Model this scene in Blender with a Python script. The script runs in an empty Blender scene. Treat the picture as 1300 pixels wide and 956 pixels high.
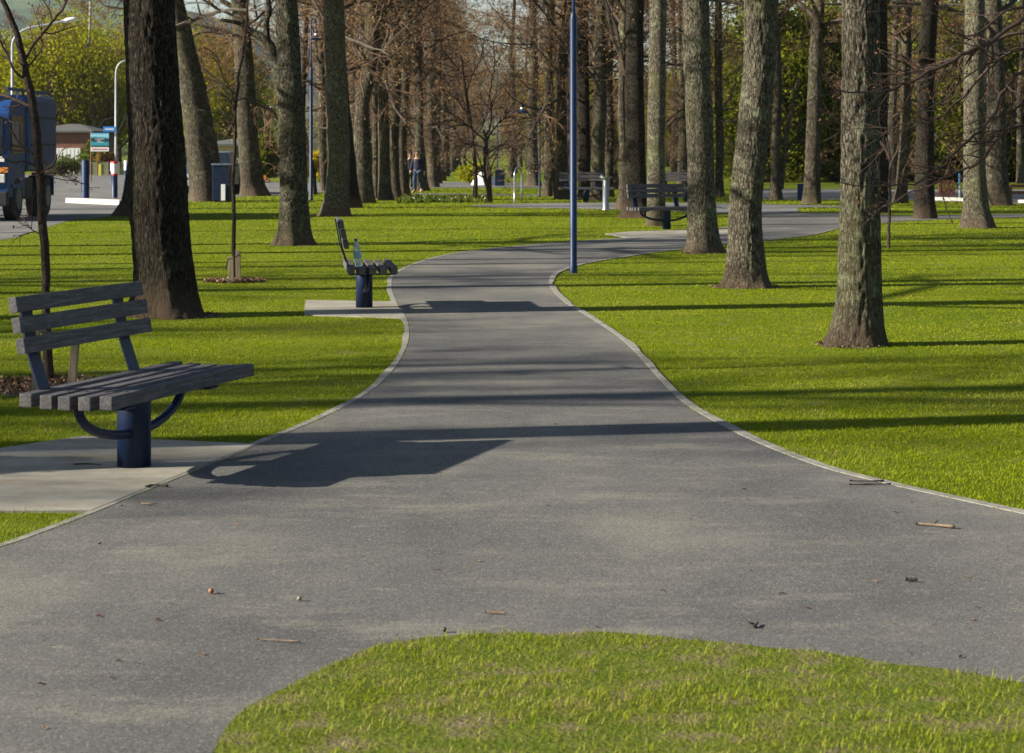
import bpy, bmesh, math, random
import numpy as np
from mathutils import Vector, Matrix
from mathutils.geometry import tessellate_polygon

# ------------------------------------------------------------------ camera, world, sun, exposure
C = bpy.context.scene
COL = C.collection
F, CX, HY, EYE = 2800.0, 650.0, 189.0, 1.65      # focal length and horizon in pixels of a 1300 px wide picture, eye height
cd = bpy.data.cameras.new("camera")
cam = bpy.data.objects.new("camera", cd); COL.objects.link(cam)
cam.location = (0, 0, EYE); cam.rotation_euler = (math.radians(90), 0, 0)
cd.sensor_width = 36; cd.lens = 36 * F / 1300
cd.shift_y = -(478 - HY) / 1300
cd.clip_start = 0.1; cd.clip_end = 9000
cd.dof.use_dof = True; cd.dof.focus_distance = 16.0; cd.dof.aperture_fstop = 9.0
C.camera = cam

SUN_EL, SUN_SKEW = 24.0, 12.0
world = bpy.data.worlds.new("World"); C.world = world; world.use_nodes = True
wn = world.node_tree; wn.nodes.clear()
sky = wn.nodes.new('ShaderNodeTexSky'); sky.sky_type = 'NISHITA'; sky.sun_disc = False
sky.sun_elevation = math.radians(SUN_EL); sky.sun_rotation = math.radians(270 - SUN_SKEW)
sky.air_density = 1.0; sky.dust_density = 0.6; sky.ozone_density = 1.2
bg = wn.nodes.new('ShaderNodeBackground'); bg.inputs[1].default_value = 0.05
wo = wn.nodes.new('ShaderNodeOutputWorld')
wn.links.new(sky.outputs[0], bg.inputs[0]); wn.links.new(bg.outputs[0], wo.inputs[0])
sd = bpy.data.lights.new("sun", 'SUN'); sd.energy = 5.0; sd.angle = math.radians(0.5); sd.color = (1.0, 0.93, 0.80)
sun = bpy.data.objects.new("sun", sd); COL.objects.link(sun)
e, a = math.radians(SUN_EL), math.radians(SUN_SKEW)
LD = Vector((math.cos(e) * math.cos(a), math.cos(e) * math.sin(a), -math.sin(e)))
sun.rotation_euler = LD.to_track_quat('-Z', 'Y').to_euler(); sun.location = (-30, 0, 20)
C.view_settings.view_transform = 'Standard'; C.view_settings.look = 'None'
C.view_settings.exposure = 1.32; C.view_settings.gamma = 1.0; C.view_settings.use_curve_mapping = False
C.render.engine = 'CYCLES'
C.cycles.max_bounces = 5; C.cycles.diffuse_bounces = 2; C.cycles.glossy_bounces = 2
C.cycles.transmission_bounces = 4; C.cycles.transparent_max_bounces = 6
C.cycles.use_denoising = True

# ------------------------------------------------------------------ helpers
def G(x, y):                                  # ground point seen at a pixel of the photograph
    s = (y - HY) / EYE
    return np.array([(x - CX) / s, F / s, 0.0])
def W(x, y, Y):                               # point at distance Y seen at a pixel
    return np.array([(x - CX) * Y / F, Y, EYE - (y - HY) * Y / F])

def tag(o, label=None, cat=None, group=None, kind=None):
    if label: o['label'] = label
    if cat: o['category'] = cat
    if group: o['group'] = group
    if kind: o['kind'] = kind
    return o
def empty(name, loc, label, cat, group=None, rz=0):
    o = bpy.data.objects.new(name, None); COL.objects.link(o)
    o.location = tuple(float(c) for c in loc); o.rotation_euler = (0, 0, rz); o.empty_display_size = 0.2
    return tag(o, label, cat, group)
def link(name, me, parent=None):
    o = bpy.data.objects.new(name, me); COL.objects.link(o)
    if parent is not None: o.parent = parent
    return o
def copy_tree(o, parent=None):
    c = o.copy(); COL.objects.link(c); c.parent = parent
    for ch in list(o.children): copy_tree(ch, c)
    return c

class MB:                                     # mesh builder
    def __init__(s): s.V = []; s.Fc = []; s.M = []; s.n = 0; s.A = []
    def add(s, V, Fa, m=0, attr=None):
        V = np.asarray(V, float).reshape(-1, 3); Fa = np.asarray(Fa, int)
        if len(V) == 0: return s
        s.V.append(V); s.Fc.append(Fa + s.n); s.M.append(np.full(len(Fa), m)); s.n += len(V)
        s.A.append(np.full(len(V), 0.5) if attr is None else attr)
        return s
    def box(s, c, d, rot=None, m=0, taper=(1, 1)):
        c = np.array(c, float); h = np.array(d, float) / 2
        v = np.array([[-1,-1,-1],[1,-1,-1],[1,1,-1],[-1,1,-1],[-1,-1,1],[1,-1,1],[1,1,1],[-1,1,1]], float)
        v[4:, 0] *= taper[0]; v[4:, 1] *= taper[1]
        v = v * h
        if rot is not None: v = v @ np.array(rot).T
        return s.add(v + c, [[0,3,2,1],[4,5,6,7],[0,1,5,4],[1,2,6,5],[2,3,7,6],[3,0,4,7]], m)
    def bar(s, p, q, w, t, up=(0, 0, 1), m=0):
        p = np.array(p, float); q = np.array(q, float); d = q - p; L = np.linalg.norm(d); d /= L
        u = np.cross(up, d); u /= np.linalg.norm(u); v = np.cross(d, u)
        return s.box((p + q) / 2, (w, t, L), np.stack([u, v, d], 1), m)
    def tube(s, P, R, seg=8, m=0, cap=True):
        P = np.array(P, float); k = len(P); R = np.broadcast_to(np.array(R, float), (k,))
        T = np.gradient(P, axis=0); T /= np.linalg.norm(T, axis=1)[:, None]
        ref = np.array([0., 0, 1]) if abs(T[0, 2]) < .8 else np.array([1., 0, 0])
        u = np.zeros_like(T); q = np.cross(T[0], ref)
        for i_ in range(k):
            q = q - T[i_] * (q @ T[i_]); q = q / np.linalg.norm(q); u[i_] = q
        v = np.cross(T, u)
        th = np.arange(seg) * 2 * math.pi / seg
        V = P[:, None] + R[:, None, None] * (np.cos(th)[None, :, None] * u[:, None] + np.sin(th)[None, :, None] * v[:, None])
        i = np.arange(k - 1)[:, None] * seg; j = np.arange(seg)[None]; j2 = (j + 1) % seg
        Fa = np.stack([i + j, i + j2, i + seg + j2, i + seg + j], -1).reshape(-1, 4)
        n0 = s.n; s.add(V, Fa, m)
        if cap:
            for b, pt in ((0, P[0]), ((k - 1) * seg, P[-1])):
                n1 = s.n
                f = [[n0 + b + q, n0 + b + (q + 1) % seg, n1, n1] for q in range(seg)]
                s.V.append(pt[None]); s.n += 1; s.A.append(np.array([.5]))
                s.Fc.append(np.array(f)); s.M.append(np.full(len(f), m))
        return s
    def lathe(s, prof, c=(0, 0, 0), seg=24, m=0):
        P = np.array([(c[0], c[1], c[2] + z) for r, z in prof]); 
        th = np.arange(seg) * 2 * math.pi / seg; R = np.array([r for r, z in prof])
        V = P[:, None] + R[:, None, None] * np.stack([np.cos(th), np.sin(th), 0 * th], -1)[None]
        i = np.arange(len(prof) - 1)[:, None] * seg; j = np.arange(seg)[None]; j2 = (j + 1) % seg
        return s.add(V, np.stack([i + j, i + j2, i + seg + j2, i + seg + j], -1).reshape(-1, 4), m)
    def build(s, name, mats, parent=None, smooth=False, bevel=0, link_it=True):
        V = np.concatenate(s.V); quads = np.concatenate([f if f.shape[1] == 4 else np.concatenate([f, f[:, 2:3]], 1) for f in s.Fc])
        M = np.concatenate(s.M); A = np.concatenate(s.A)
        tri = quads[:, 2] == quads[:, 3]
        sizes = np.where(tri, 3, 4); mask = np.ones(quads.shape, bool); mask[tri, 3] = False
        loops = quads[mask]
        me = bpy.data.meshes.new(name)
        me.vertices.add(len(V)); me.vertices.foreach_set('co', V.ravel())
        me.loops.add(len(loops)); me.loops.foreach_set('vertex_index', loops)
        me.polygons.add(len(sizes)); st = np.concatenate([[0], np.cumsum(sizes)[:-1]])
        me.polygons.foreach_set('loop_start', st); me.polygons.foreach_set('loop_total', sizes)
        me.polygons.foreach_set('material_index', M)
        me.polygons.foreach_set('use_smooth', np.full(len(sizes), smooth))
        at = me.attributes.new('tone', 'FLOAT', 'POINT'); at.data.foreach_set('value', A)
        for mm in (mats if isinstance(mats, (list, tuple)) else [mats]): me.materials.append(mm)
        me.update(); me.validate()
        if bevel:
            bm = bmesh.new(); bm.from_mesh(me); bmesh.ops.remove_doubles(bm, verts=bm.verts, dist=1e-5)
            es = [ed for ed in bm.edges if len(ed.link_faces) == 2 and ed.calc_face_angle(0) > 0.5]
            bmesh.ops.bevel(bm, geom=es, offset=bevel, segments=2, profile=.6, affect='EDGES', clamp_overlap=True)
            bm.to_mesh(me); bm.free()
        if not link_it: return me
        return link(name, me, parent)

def batch_tubes(P, R, sides):
    n, k = P.shape[:2]
    d = P[:, -1] - P[:, 0]; d /= np.linalg.norm(d, axis=1)[:, None] + 1e-9
    ref = np.where(np.abs(d[:, 2:3]) < .8, np.array([[0., 0, 1]]), np.array([[1., 0, 0]]))
    u = np.cross(d, ref); u /= np.linalg.norm(u, axis=1)[:, None]; v = np.cross(d, u)
    th = np.arange(sides) * 2 * math.pi / sides
    off = np.cos(th)[None, :, None] * u[:, None] + np.sin(th)[None, :, None] * v[:, None]
    V = P[:, :, None] + R[:, :, None, None] * off[:, None]
    b = (np.arange(n) * k * sides)[:, None, None]; i = (np.arange(k - 1) * sides)[None, :, None]
    j = np.arange(sides)[None, None]; j2 = (j + 1) % sides
    Fa = np.stack([b + i + j, b + i + j2, b + i + sides + j2, b + i + sides + j], -1).reshape(-1, 4)
    return V.reshape(-1, 3), Fa

def hashn(i, j, k, seed):
    h = (i * 73856093) ^ (j * 19349663) ^ (k * 83492791) ^ (seed * 2654435761 & 0x7fffffff)
    h = (h ^ (h >> 13)) * 1274126177 & 0x7fffffff
    return ((h ^ (h >> 16)) & 0xffff) / 65535.0
def vnoise(p, seed=0):
    p = np.asarray(p, float); f = np.floor(p).astype(np.int64); t = p - f; t = t * t * (3 - 2 * t)
    r = 0
    for a_ in (0, 1):
        for b_ in (0, 1):
            for c_ in (0, 1):
                w = (t[..., 0] if a_ else 1 - t[..., 0]) * (t[..., 1] if b_ else 1 - t[..., 1]) * (t[..., 2] if c_ else 1 - t[..., 2])
                r = r + w * hashn(f[..., 0] + a_, f[..., 1] + b_, f[..., 2] + c_, seed)
    return r

# ------------------------------------------------------------------ materials
class NT:
    def __init__(s, name):
        s.m = bpy.data.materials.new(name); s.m.use_nodes = True; s.t = s.m.node_tree; s.t.nodes.clear()
        s.out = s.t.nodes.new('ShaderNodeOutputMaterial')
    def n(s, t, **kw):
        nd = s.t.nodes.new('ShaderNode' + t)
        for k, v in kw.items(): setattr(nd, k, v)
        return nd
    def l(s, a_, b_): s.t.links.new(a_, b_)
    def coord(s, scale=(1, 1, 1), kind='Object'):
        c = s.n('TexCoord'); mp = s.n('Mapping'); mp.inputs['Scale'].default_value = scale
        s.l(c.outputs[kind], mp.inputs[0]); return mp.outputs[0]
    def noise(s, co, sc, det=4, rough=.55):
        nd = s.n('TexNoise'); nd.inputs['Scale'].default_value = sc; nd.inputs['Detail'].default_value = det
        nd.inputs['Roughness'].default_value = rough; s.l(co, nd.inputs['Vector']); return nd.outputs[0]
    def ramp(s, f, stops):
        r = s.n('ValToRGB'); s.l(f, r.inputs[0]); el = r.color_ramp.elements
        while len(el) > 1: el.remove(el[-1])
        el[0].position = stops[0][0]; el[0].color = (*stops[0][1], 1)
        for p, c in stops[1:]:
            q = el.new(p); q.color = (*c, 1)
        return r.outputs[0]
    def fr(s, f, a_, b_):
        r = s.n('MapRange'); s.l(f, r.inputs[0]); r.inputs[1].default_value = a_; r.inputs[2].default_value = b_
        return r.outputs[0]
    def mix(s, f, a_, b_, mode='MIX'):
        x = s.n('Mix', data_type='RGBA', blend_type=mode)
        for sock, val in ((x.inputs[0], f), (x.inputs[6], a_), (x.inputs[7], b_)):
            if isinstance(val, (int, float)): sock.default_value = val
            elif isinstance(val, tuple): sock.default_value = (*val, 1)
            else: s.l(val, sock)
        return x.outputs[2]
    def math(s, op, a_, b_=0.0):
        x = s.n('Math', operation=op)
        for i, val in enumerate((a_, b_)):
            if isinstance(val, (int, float)): x.inputs[i].default_value = val
            else: s.l(val, x.inputs[i])
        return x.outputs[0]
    def bsdf(s, col, rough=.8, metal=0, bump=None, bstr=.5, bdist=.01, spec=.5):
        b = s.n('BsdfPrincipled')
        if isinstance(col, tuple): b.inputs['Base Color'].default_value = (*col, 1)
        else: s.l(col, b.inputs['Base Color'])
        if isinstance(rough, (int, float)): b.inputs['Roughness'].default_value = rough
        else: s.l(rough, b.inputs['Roughness'])
        b.inputs['Metallic'].default_value = metal; b.inputs['Specular IOR Level'].default_value = spec
        if bump is not None:
            bp = s.n('Bump'); bp.inputs['Strength'].default_value = bstr; bp.inputs['Distance'].default_value = bdist
            s.l(bump, bp.inputs['Height']); s.l(bp.outputs[0], b.inputs['Normal'])
        s.l(b.outputs[0], s.out.inputs[0]); return b

def simple(name, col, rough=.6, metal=0, var=.15, sc=6, bstr=.0, spec=.5):
    t = NT(name); co = t.coord(); n1 = t.noise(co, sc, 5)
    c2 = tuple(min(1, c * (1 + var)) for c in col); c1 = tuple(c * (1 - var) for c in col)
    colr = t.ramp(n1, [(.3, c1), (.7, c2)])
    t.bsdf(colr, rough, metal, t.noise(co, sc * 8, 3) if bstr else None, bstr, .004, spec)
    return t.m

def bark(name, dark, mid, light, lichen=.5, fine=1.0):
    t = NT(name)
    co = t.coord((1, 1, .30)); co1 = t.coord()
    oi = t.n('ObjectInfo')
    add = t.n('VectorMath', operation='ADD'); t.l(co, add.inputs[0]); 
    sc = t.n('VectorMath', operation='SCALE'); t.l(oi.outputs['Location'], sc.inputs[0]); sc.inputs['Scale'].default_value = .37
    t.l(sc.outputs[0], add.inputs[1]); cov = add.outputs[0]
    add2 = t.n('VectorMath', operation='ADD'); t.l(co1, add2.inputs[0]); t.l(sc.outputs[0], add2.inputs[1]); co2 = add2.outputs[0]
    big = t.noise(cov, 48 * fine, 7, .78)
    vo = t.n('TexVoronoi', feature='DISTANCE_TO_EDGE'); vo.inputs['Scale'].default_value = 40 * fine
    wob = t.n('TexNoise'); wob.inputs['Scale'].default_value = 9; t.l(cov, wob.inputs['Vector'])
    wa = t.n('VectorMath', operation='SCALE'); t.l(wob.outputs['Color'], wa.inputs[0]); wa.inputs['Scale'].default_value = .10
    wb = t.n('VectorMath', operation='ADD'); t.l(cov, wb.inputs[0]); t.l(wa.outputs[0], wb.inputs[1]); t.l(wb.outputs[0], vo.inputs['Vector'])
    crack = t.fr(vo.outputs['Distance'], 0.0, .22)
    h = t.math('ADD', t.math('MULTIPLY', crack, .30), t.math('MULTIPLY', t.fr(big, .33, .67), .75))
    col = t.ramp(h, [(.26, dark), (.55, mid), (.86, light)])
    tone = t.fr(t.noise(co2, 1.3, 3), .3, .7)
    col = t.mix(t.math('MULTIPLY', tone, .45), col, tuple(c * .62 for c in mid))
    lm = t.math('MULTIPLY', t.fr(t.noise(co2, 7, 6, .7), .52, .66), t.fr(t.noise(co2, 1.6, 2), .42, .62))
    col = t.mix(t.math('MULTIPLY', lm, lichen), col, (.30, .33, .20))
    mm = t.math('MULTIPLY', t.fr(t.noise(co2, 30, 4, .7), .60, .68), .7)
    col = t.mix(t.math('MULTIPLY', mm, lichen), col, (.36, .37, .26))
    sep = t.n('SeparateXYZ'); t.l(co1, sep.inputs[0])
    foot = t.fr(t.math('ADD', sep.outputs[2], t.math('MULTIPLY', t.noise(co2, 3, 3), .35)), .58, .2)
    col = t.mix(t.math('MULTIPLY', foot, .75), col, t.mix(t.noise(cov, 40, 4), (.06, .04, .026), (.17, .12, .08)))
    mossy = t.fr(t.noise(co2, .8, 2), .52, .7)
    col = t.mix(t.math('MULTIPLY', mossy, .40 * lichen), col, (.13, .13, .045))
    t.bsdf(col, .95, 0, h, 1.0, .032, .15)
    return t.m
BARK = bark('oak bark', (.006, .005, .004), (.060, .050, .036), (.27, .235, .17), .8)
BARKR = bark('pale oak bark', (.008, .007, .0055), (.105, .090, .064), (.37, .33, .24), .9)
BARKD = bark('dark oak bark', (.003, .0025, .002), (.022, .017, .012), (.115, .092, .066), .12)  # for dark trunks, and with shade painted into the colour of shaded ones
BARKF = bark('distant bark', (.015, .012, .009), (.062, .050, .036), (.17, .14, .10), .6, .5)
BARKY = bark('young bark', (.035, .024, .019), (.095, .066, .055), (.19, .15, .125), .15, 2.0)
BIRCH = bark('birch bark', (.12, .1, .08), (.45, .42, .37), (.7, .67, .6), .2, 1.0)

def twigmat(name, a_, b_):
    t = NT(name); co = t.coord(); t.bsdf(t.mix(t.noise(co, 2.2, 3), a_, b_), .9, 0, None, spec=.2); return t.m
TWIG = twigmat('brown twigs', (.075, .048, .030), (.20, .125, .075))
TWIGD = twigmat('dark twigs', (.04, .028, .024), (.10, .07, .055))

def leafmat(name, cols, transl=.35, sc=.5):
    t = NT(name)
    at = t.n('Attribute', attribute_name='tone'); co = t.coord()
    f = t.math('ADD', t.math('MULTIPLY', at.outputs['Fac'], .6), t.math('MULTIPLY', t.noise(co, sc, 3), .4))
    col = t.ramp(f, [(.2 + .6 * i / max(1, len(cols) - 1), c) for i, c in enumerate(cols)])
    d = t.n('BsdfDiffuse'); tr = t.n('BsdfTranslucent'); t.l(col, d.inputs[0]); t.l(col, tr.inputs[0])
    mx = t.n('MixShader'); mx.inputs[0].default_value = transl
    t.l(d.outputs[0], mx.inputs[1]); t.l(tr.outputs[0], mx.inputs[2]); t.l(mx.outputs[0], t.out.inputs[0])
    return t.m
BUD = leafmat('brown buds and last leaves', [(.13, .065, .03), (.30, .16, .065), (.38, .26, .11)], .4)
BUDR = leafmat('reddish buds', [(.13, .05, .03), (.25, .11, .06)], .3)
LEAFY = leafmat('fresh yellow green leaves', [(.10, .12, .006), (.28, .28, .010), (.45, .42, .03)], .5)
LEAFG = leafmat('mid green leaves', [(.035, .06, .012), (.09, .12, .02), (.17, .19, .03)], .35)
LEAFD = leafmat('dark olive leaves', [(.03, .045, .006), (.11, .13, .012), (.30, .29, .025)], .45)
LEAFB = leafmat('bright yellow flowers', [(.35, .28, .01), (.55, .42, .02)], .4)
LEAFO = leafmat('russet leaves', [(.12, .08, .02), (.24, .15, .04), (.30, .22, .05)], .4)

def grass_sheet():
    t = NT('lawn'); co = t.coord()
    f1 = t.noise(co, .35, 4); f2 = t.noise(co, 6, 5, .7); f3 = t.noise(co, 60, 4, .7)
    col = t.ramp(t.math('ADD', t.math('MULTIPLY', f1, .5), t.math('MULTIPLY', f2, .5)),
                 [(.33, (.076, .115, .005)), (.5, (.130, .168, .007)), (.66, (.190, .200, .020))])
    col = t.mix(t.fr(f3, .35, .75), col, (.045, .06, .008), 'MIX') if False else t.mix(t.math('MULTIPLY', t.fr(f3, .45, .8), .6), col, (.035, .055, .006))
    bare = t.math('MULTIPLY', t.fr(t.noise(co, 1.7, 6, .7), .57, .70), .8)
    col = t.mix(bare, col, (.19, .16, .07))
    t.bsdf(col, .95, 0, t.math('ADD', f2, f3), .8, .03, .1); return t.m
LAWN = grass_sheet()
def blade_mat():
    t = NT('grass blades'); at = t.n('Attribute', attribute_name='tone'); co = t.coord()
    f = t.math('ADD', t.math('MULTIPLY', at.outputs['Fac'], .50), t.math('ADD', t.math('MULTIPLY', t.fr(t.noise(co, .6, 5, .6), .25, .75), .32), t.math('MULTIPLY', t.fr(t.noise(co, 3.5, 4, .7), .25, .75), .18)))
    col = t.ramp(f, [(.20, (.080, .122, .005)), (.40, (.158, .212, .005)), (.58, (.240, .280, .009)), (.80, (.34, .31, .09)), (.95, (.36, .27, .13))])
    d = t.n('BsdfDiffuse'); tr = t.n('BsdfTranslucent'); t.l(col, d.inputs[0]); t.l(col, tr.inputs[0])
    mx = t.n('MixShader'); mx.inputs[0].default_value = .35
    t.l(d.outputs[0], mx.inputs[1]); t.l(tr.outputs[0], mx.inputs[2]); t.l(mx.outputs[0], t.out.inputs[0]); return t.m
BLADE = blade_mat()

def asphalt(name, a_, b_, warm, k=1.0):
    t = NT(name); co = t.coord(); co2 = t.coord((1, .55, 1)); cos = t.coord((.7, 1.6, 1))
    big = t.noise(co2, .55, 6, .62)
    col = t.ramp(big, [(.38, a_), (.52, b_), (.66, warm)])
    dust = t.math('MULTIPLY', t.fr(t.noise(cos, 1.3, 8, .74), .52, .66), .8)
    col = t.mix(dust, col, warm)
    spot = t.math('MULTIPLY', t.fr(t.noise(cos, 4.0, 6, .78), .60, .70), .5)
    col = t.mix(spot, col, tuple(c * 1.35 for c in warm))
    dk = t.math('MULTIPLY', t.fr(t.noise(co2, 3.1, 6, .7), .60, .74), .45)
    col = t.mix(dk, col, tuple(c * .6 for c in a_))
    vo = t.n('TexVoronoi'); vo.inputs['Scale'].default_value = 150 * k; t.l(co, vo.inputs['Vector'])
    agg = vo.outputs['Color']; bw = t.n('RGBToBW'); t.l(agg, bw.inputs[0])
    col = t.mix(.5, col, t.ramp(bw.outputs[0], [(.1, (.25, .25, .25)), (.5, (.5, .5, .5)), (.9, (.85, .84, .8))]), 'OVERLAY')
    chips = t.n('TexVoronoi'); chips.inputs['Scale'].default_value = 135 * k; t.l(co, chips.inputs['Vector']); cb_ = t.n('RGBToBW'); t.l(chips.outputs['Color'], cb_.inputs[0])
    col = t.mix(t.math('MULTIPLY', t.fr(cb_.outputs[0], .76, .84), .45), col, (.27, .255, .22))
    col = t.mix(t.math('MULTIPLY', t.fr(cb_.outputs[0], .28, .20), .45), col, (.05, .048, .044))
    h = t.math('ADD', vo.outputs['Distance'], t.math('MULTIPLY', t.noise(co, 45, 4), .8))
    t.bsdf(col, .9, 0, h, .3, .004, .2); return t.m
PATHM = asphalt('worn asphalt path', (.082, .080, .079), (.114, .110, .104), (.185, .172, .142))
ROADM = asphalt('street asphalt', (.11, .108, .105), (.15, .147, .14), (.19, .18, .165))
PATHL = asphalt('pale asphalt', (.13, .13, .13), (.165, .163, .16), (.20, .195, .18))
def concrete():
    t = NT('concrete pad'); co = t.coord()
    col = t.ramp(t.noise(co, 2.5, 6, .65), [(.3, (.20, .185, .15)), (.55, (.30, .28, .23)), (.75, (.36, .34, .29))])
    st = t.math('MULTIPLY', t.fr(t.noise(t.coord((.5, 2, 1)), 2.2, 6, .75), .50, .66), .7)
    col = t.mix(st, col, (.20, .15, .085))
    col = t.mix(t.math('MULTIPLY', t.fr(t.noise(co, 22, 5, .8), .58, .68), .6), col, (.10, .09, .07))
    t.bsdf(col, .9, 0, t.noise(co, 90, 4), .3, .004, .3); return t.m
CONC = concrete()
EDGE = simple('concrete edging', (.22, .205, .175), .9, 0, .35, 9, .3)
KERB = simple('white kerb', (.50, .48, .43), .8, 0, .12, 5, .2)
SOIL = simple('bare soil', (.10, .070, .045), .95, 0, .35, 14, .5)
def wood(name, c1, c2, c3, scale=(30, 1.5, 30)):
    t = NT(name); co = t.coord(scale); cb = t.coord()
    g = t.noise(co, 3.0, 6, .65)
    col = t.ramp(g, [(.3, c1), (.52, c2), (.75, c3)])
    wear = t.math('MULTIPLY', t.fr(t.noise(cb, 9, 6, .7), .55, .72), .6); col = t.mix(wear, col, c3)
    t.bsdf(col, .72, 0, g, .35, .003, .35); return t.m
PLANK = wood('weathered dark timber', (.036, .034, .038), (.072, .067, .072), (.17, .155, .15))
STAKE = wood('pale stake timber', (.12, .09, .055), (.22, .17, .105), (.34, .27, .18), (20, 20, 1.5))
NAVY = simple('navy blue paint', (.005, .014, .045), .5, 0, .25, 8, .05, .25)
NAVYL = simple('blue pole paint', (.004, .019, .068), .45, 0, .2, 5, .05, .3)
STEEL = simple('brushed steel', (.34, .35, .37), .35, .85, .1, 20, .05)
GALV = simple('galvanised steel', (.33, .35, .38), .55, .2, .1, 6)
WHITE = simple('white paint', (.75, .75, .74), .5, 0, .06, 4)
BLACK = simple('black rubber', (.018, .018, .019), .75, 0, .3, 10)
RED = simple('red paint', (.50, .02, .02), .45)
ORANGE = simple('orange paint', (.65, .22, .03), .5)
YELLOW = simple('yellow paint', (.62, .55, .06), .5)
TRUCKB = simple('truck blue paint', (.013, .052, .18), .42, 0, .2, 2, 0, .3)
TRUCKD = simple('dark underbody', (.02, .021, .024), .6, .2, .3, 8)
GLASSD = simple('dark glass', (.012, .017, .02), .06, 0, .2, 1, 0, .8)
BRICK = None
def brickmat():
    t = NT('red brick wall'); co = t.coord((1, 1, 1)); b = t.n('TexBrick'); b.inputs['Scale'].default_value = 5
    sw = t.n('CombineXYZ'); sp = t.n('SeparateXYZ'); t.l(co, sp.inputs[0]); t.l(t.math('ADD', sp.outputs[0], sp.outputs[1]), sw.inputs[0]); t.l(sp.outputs[2], sw.inputs[1])
    t.l(sw.outputs[0], b.inputs['Vector'])
    b.inputs['Color1'].default_value = (.19, .065, .04, 1); b.inputs['Color2'].default_value = (.13, .045, .03, 1); b.inputs['Mortar'].default_value = (.22, .19, .16, 1)
    t.bsdf(b.outputs[0], .9, 0, b.outputs[1], .3, .01); return t.m
BRICK = brickmat()
CREAM = simple('cream render', (.52, .42, .24), .85, 0, .1, 2, .1)
ROOFD = simple('dark grey roof', (.09, .09, .085), .8, 0, .2, 3, .2)
ROOFG = simple('grey roof', (.20, .20, .19), .7, 0, .2, 3, .2)
CARP = simple('car paint slate teal', (.05, .10, .13), .25, .3, .1, 2)
CAMBER = None

# ------------------------------------------------------------------ ground, paths, road
def poly_mesh(name, pts, z, mat, kind='structure', label=None):
    pts = [Vector((float(p[0]), float(p[1]), z)) for p in pts]
    tris = tessellate_polygon([pts])
    me = bpy.data.meshes.new(name); me.from_pydata([tuple(p) for p in pts], [], [tuple(t) for t in tris])
    me.materials.append(mat)
    bm = bmesh.new(); bm.from_mesh(me)
    for f in bm.faces:
        if f.normal.z < 0: f.normal_flip()
    bm.to_mesh(me); bm.free()
    o = link(name, me)
    if kind: o['kind'] = kind
    return o
def smooth_poly(pts, n=6, close=False):
    P = np.array(pts, float); out = []
    m = len(P)
    for i in range(m if close else m - 1):
        p0 = P[(i - 1) % m] if close or i > 0 else P[i]; p1 = P[i]; p2 = P[(i + 1) % m]
        p3 = P[(i + 2) % m] if close or i + 2 < m else p2
        for k in range(n):
            t = k / n
            out.append(.5 * (2 * p1 + (p2 - p0) * t + (2 * p0 - 5 * p1 + 4 * p2 - p3) * t * t + (3 * p1 - p0 - 3 * p2 + p3) * t ** 3))
    if not close: out.append(P[-1])
    return np.array(out)
def inside(poly, X, Y):
    poly = np.asarray(poly); r = np.zeros(len(X), bool); j = len(poly) - 1
    for i in range(len(poly)):
        xi, yi = poly[i][:2]; xj, yj = poly[j][:2]
        if yi != yj:
            c = ((yi > Y) != (yj > Y)) & (X < (xj - xi) * (Y - yi) / (yj - yi) + xi); r ^= c
        j = i
    return r

# ground sheet, with a gentle dish so it is not a perfect plane far off
gm = MB()
xs = np.concatenate([np.linspace(-2500, -80, 12), np.linspace(-70, 70, 40), np.linspace(80, 2500, 12)])
ys = np.concatenate([np.linspace(-60, 140, 50), np.linspace(160, 2600, 20)])
gx, gy = np.meshgrid(xs, ys); V = np.stack([gx, gy, gx * 0], -1).reshape(-1, 3)
nx, ny = len(xs), len(ys); i, j = np.meshgrid(np.arange(nx - 1), np.arange(ny - 1)); b = (j * nx + i).ravel()
gm.add(V, np.stack([b, b + 1, b + nx + 1, b + nx], -1))
ground = gm.build('ground', LAWN); ground['kind'] = 'structure'

left_e = [(-330, 780), (-150, 738), (0, 697), (60, 676), (115, 655), (165, 634), (240, 603), (300, 578), (325, 567), (400, 536), (455, 508), (487, 484),
          (508, 458), (519, 430), (516, 405), (504, 385), (497, 364), (505, 347), (545, 330), (600, 319), (680, 311), (760, 305), (830, 300),
          (900, 292), (940, 284), (958, 276), (962, 271)]
right_e = [(1700, 740), (1500, 700), (1300, 655), (1200, 633), (1120, 615), (1040, 594), (960, 563), (900, 533), (862, 508), (830, 475), (805, 447),
           (780, 425), (745, 402), (720, 387), (704, 373), (697, 360), (704, 347), (740, 335), (800, 325), (860, 317), (925, 310), (984, 304), (1031, 298), (1068, 290), (1150, 281), (1300, 276)]
LE = smooth_poly([G(*p)[:2] for p in left_e], 14); RE = smooth_poly([G(*p)[:2] for p in right_e], 14)
far_cap = [G(*p)[:2] for p in [(1300, 272), (1150, 274), (1066, 271), (1020, 270), (985, 270)]]
PATH = np.concatenate([LE, np.array(far_cap)[::-1], RE[::-1], np.array([[14, 5], [14, -8], [-12, -8], [-12, 6]])])
poly_mesh('path', PATH, .008, PATHM)
UP = smooth_poly([G(*p)[:2] for p in [(600, 261), (690, 258.5), (800, 258), (940, 259), (1066, 262), (1066, 263.5), (1015, 264), (1010, 269.5), (940, 272), (850, 268), (760, 266), (690, 264.5), (620, 263.5)]], 3, True)
poly_mesh('path', UP, .012, PATHL)
FP = [G(*p)[:2] for p in [(525, 245.5), (600, 246), (690, 247.3), (690, 249), (600, 248), (525, 247)]]
poly_mesh('path', FP, .009, PATHL)
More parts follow.
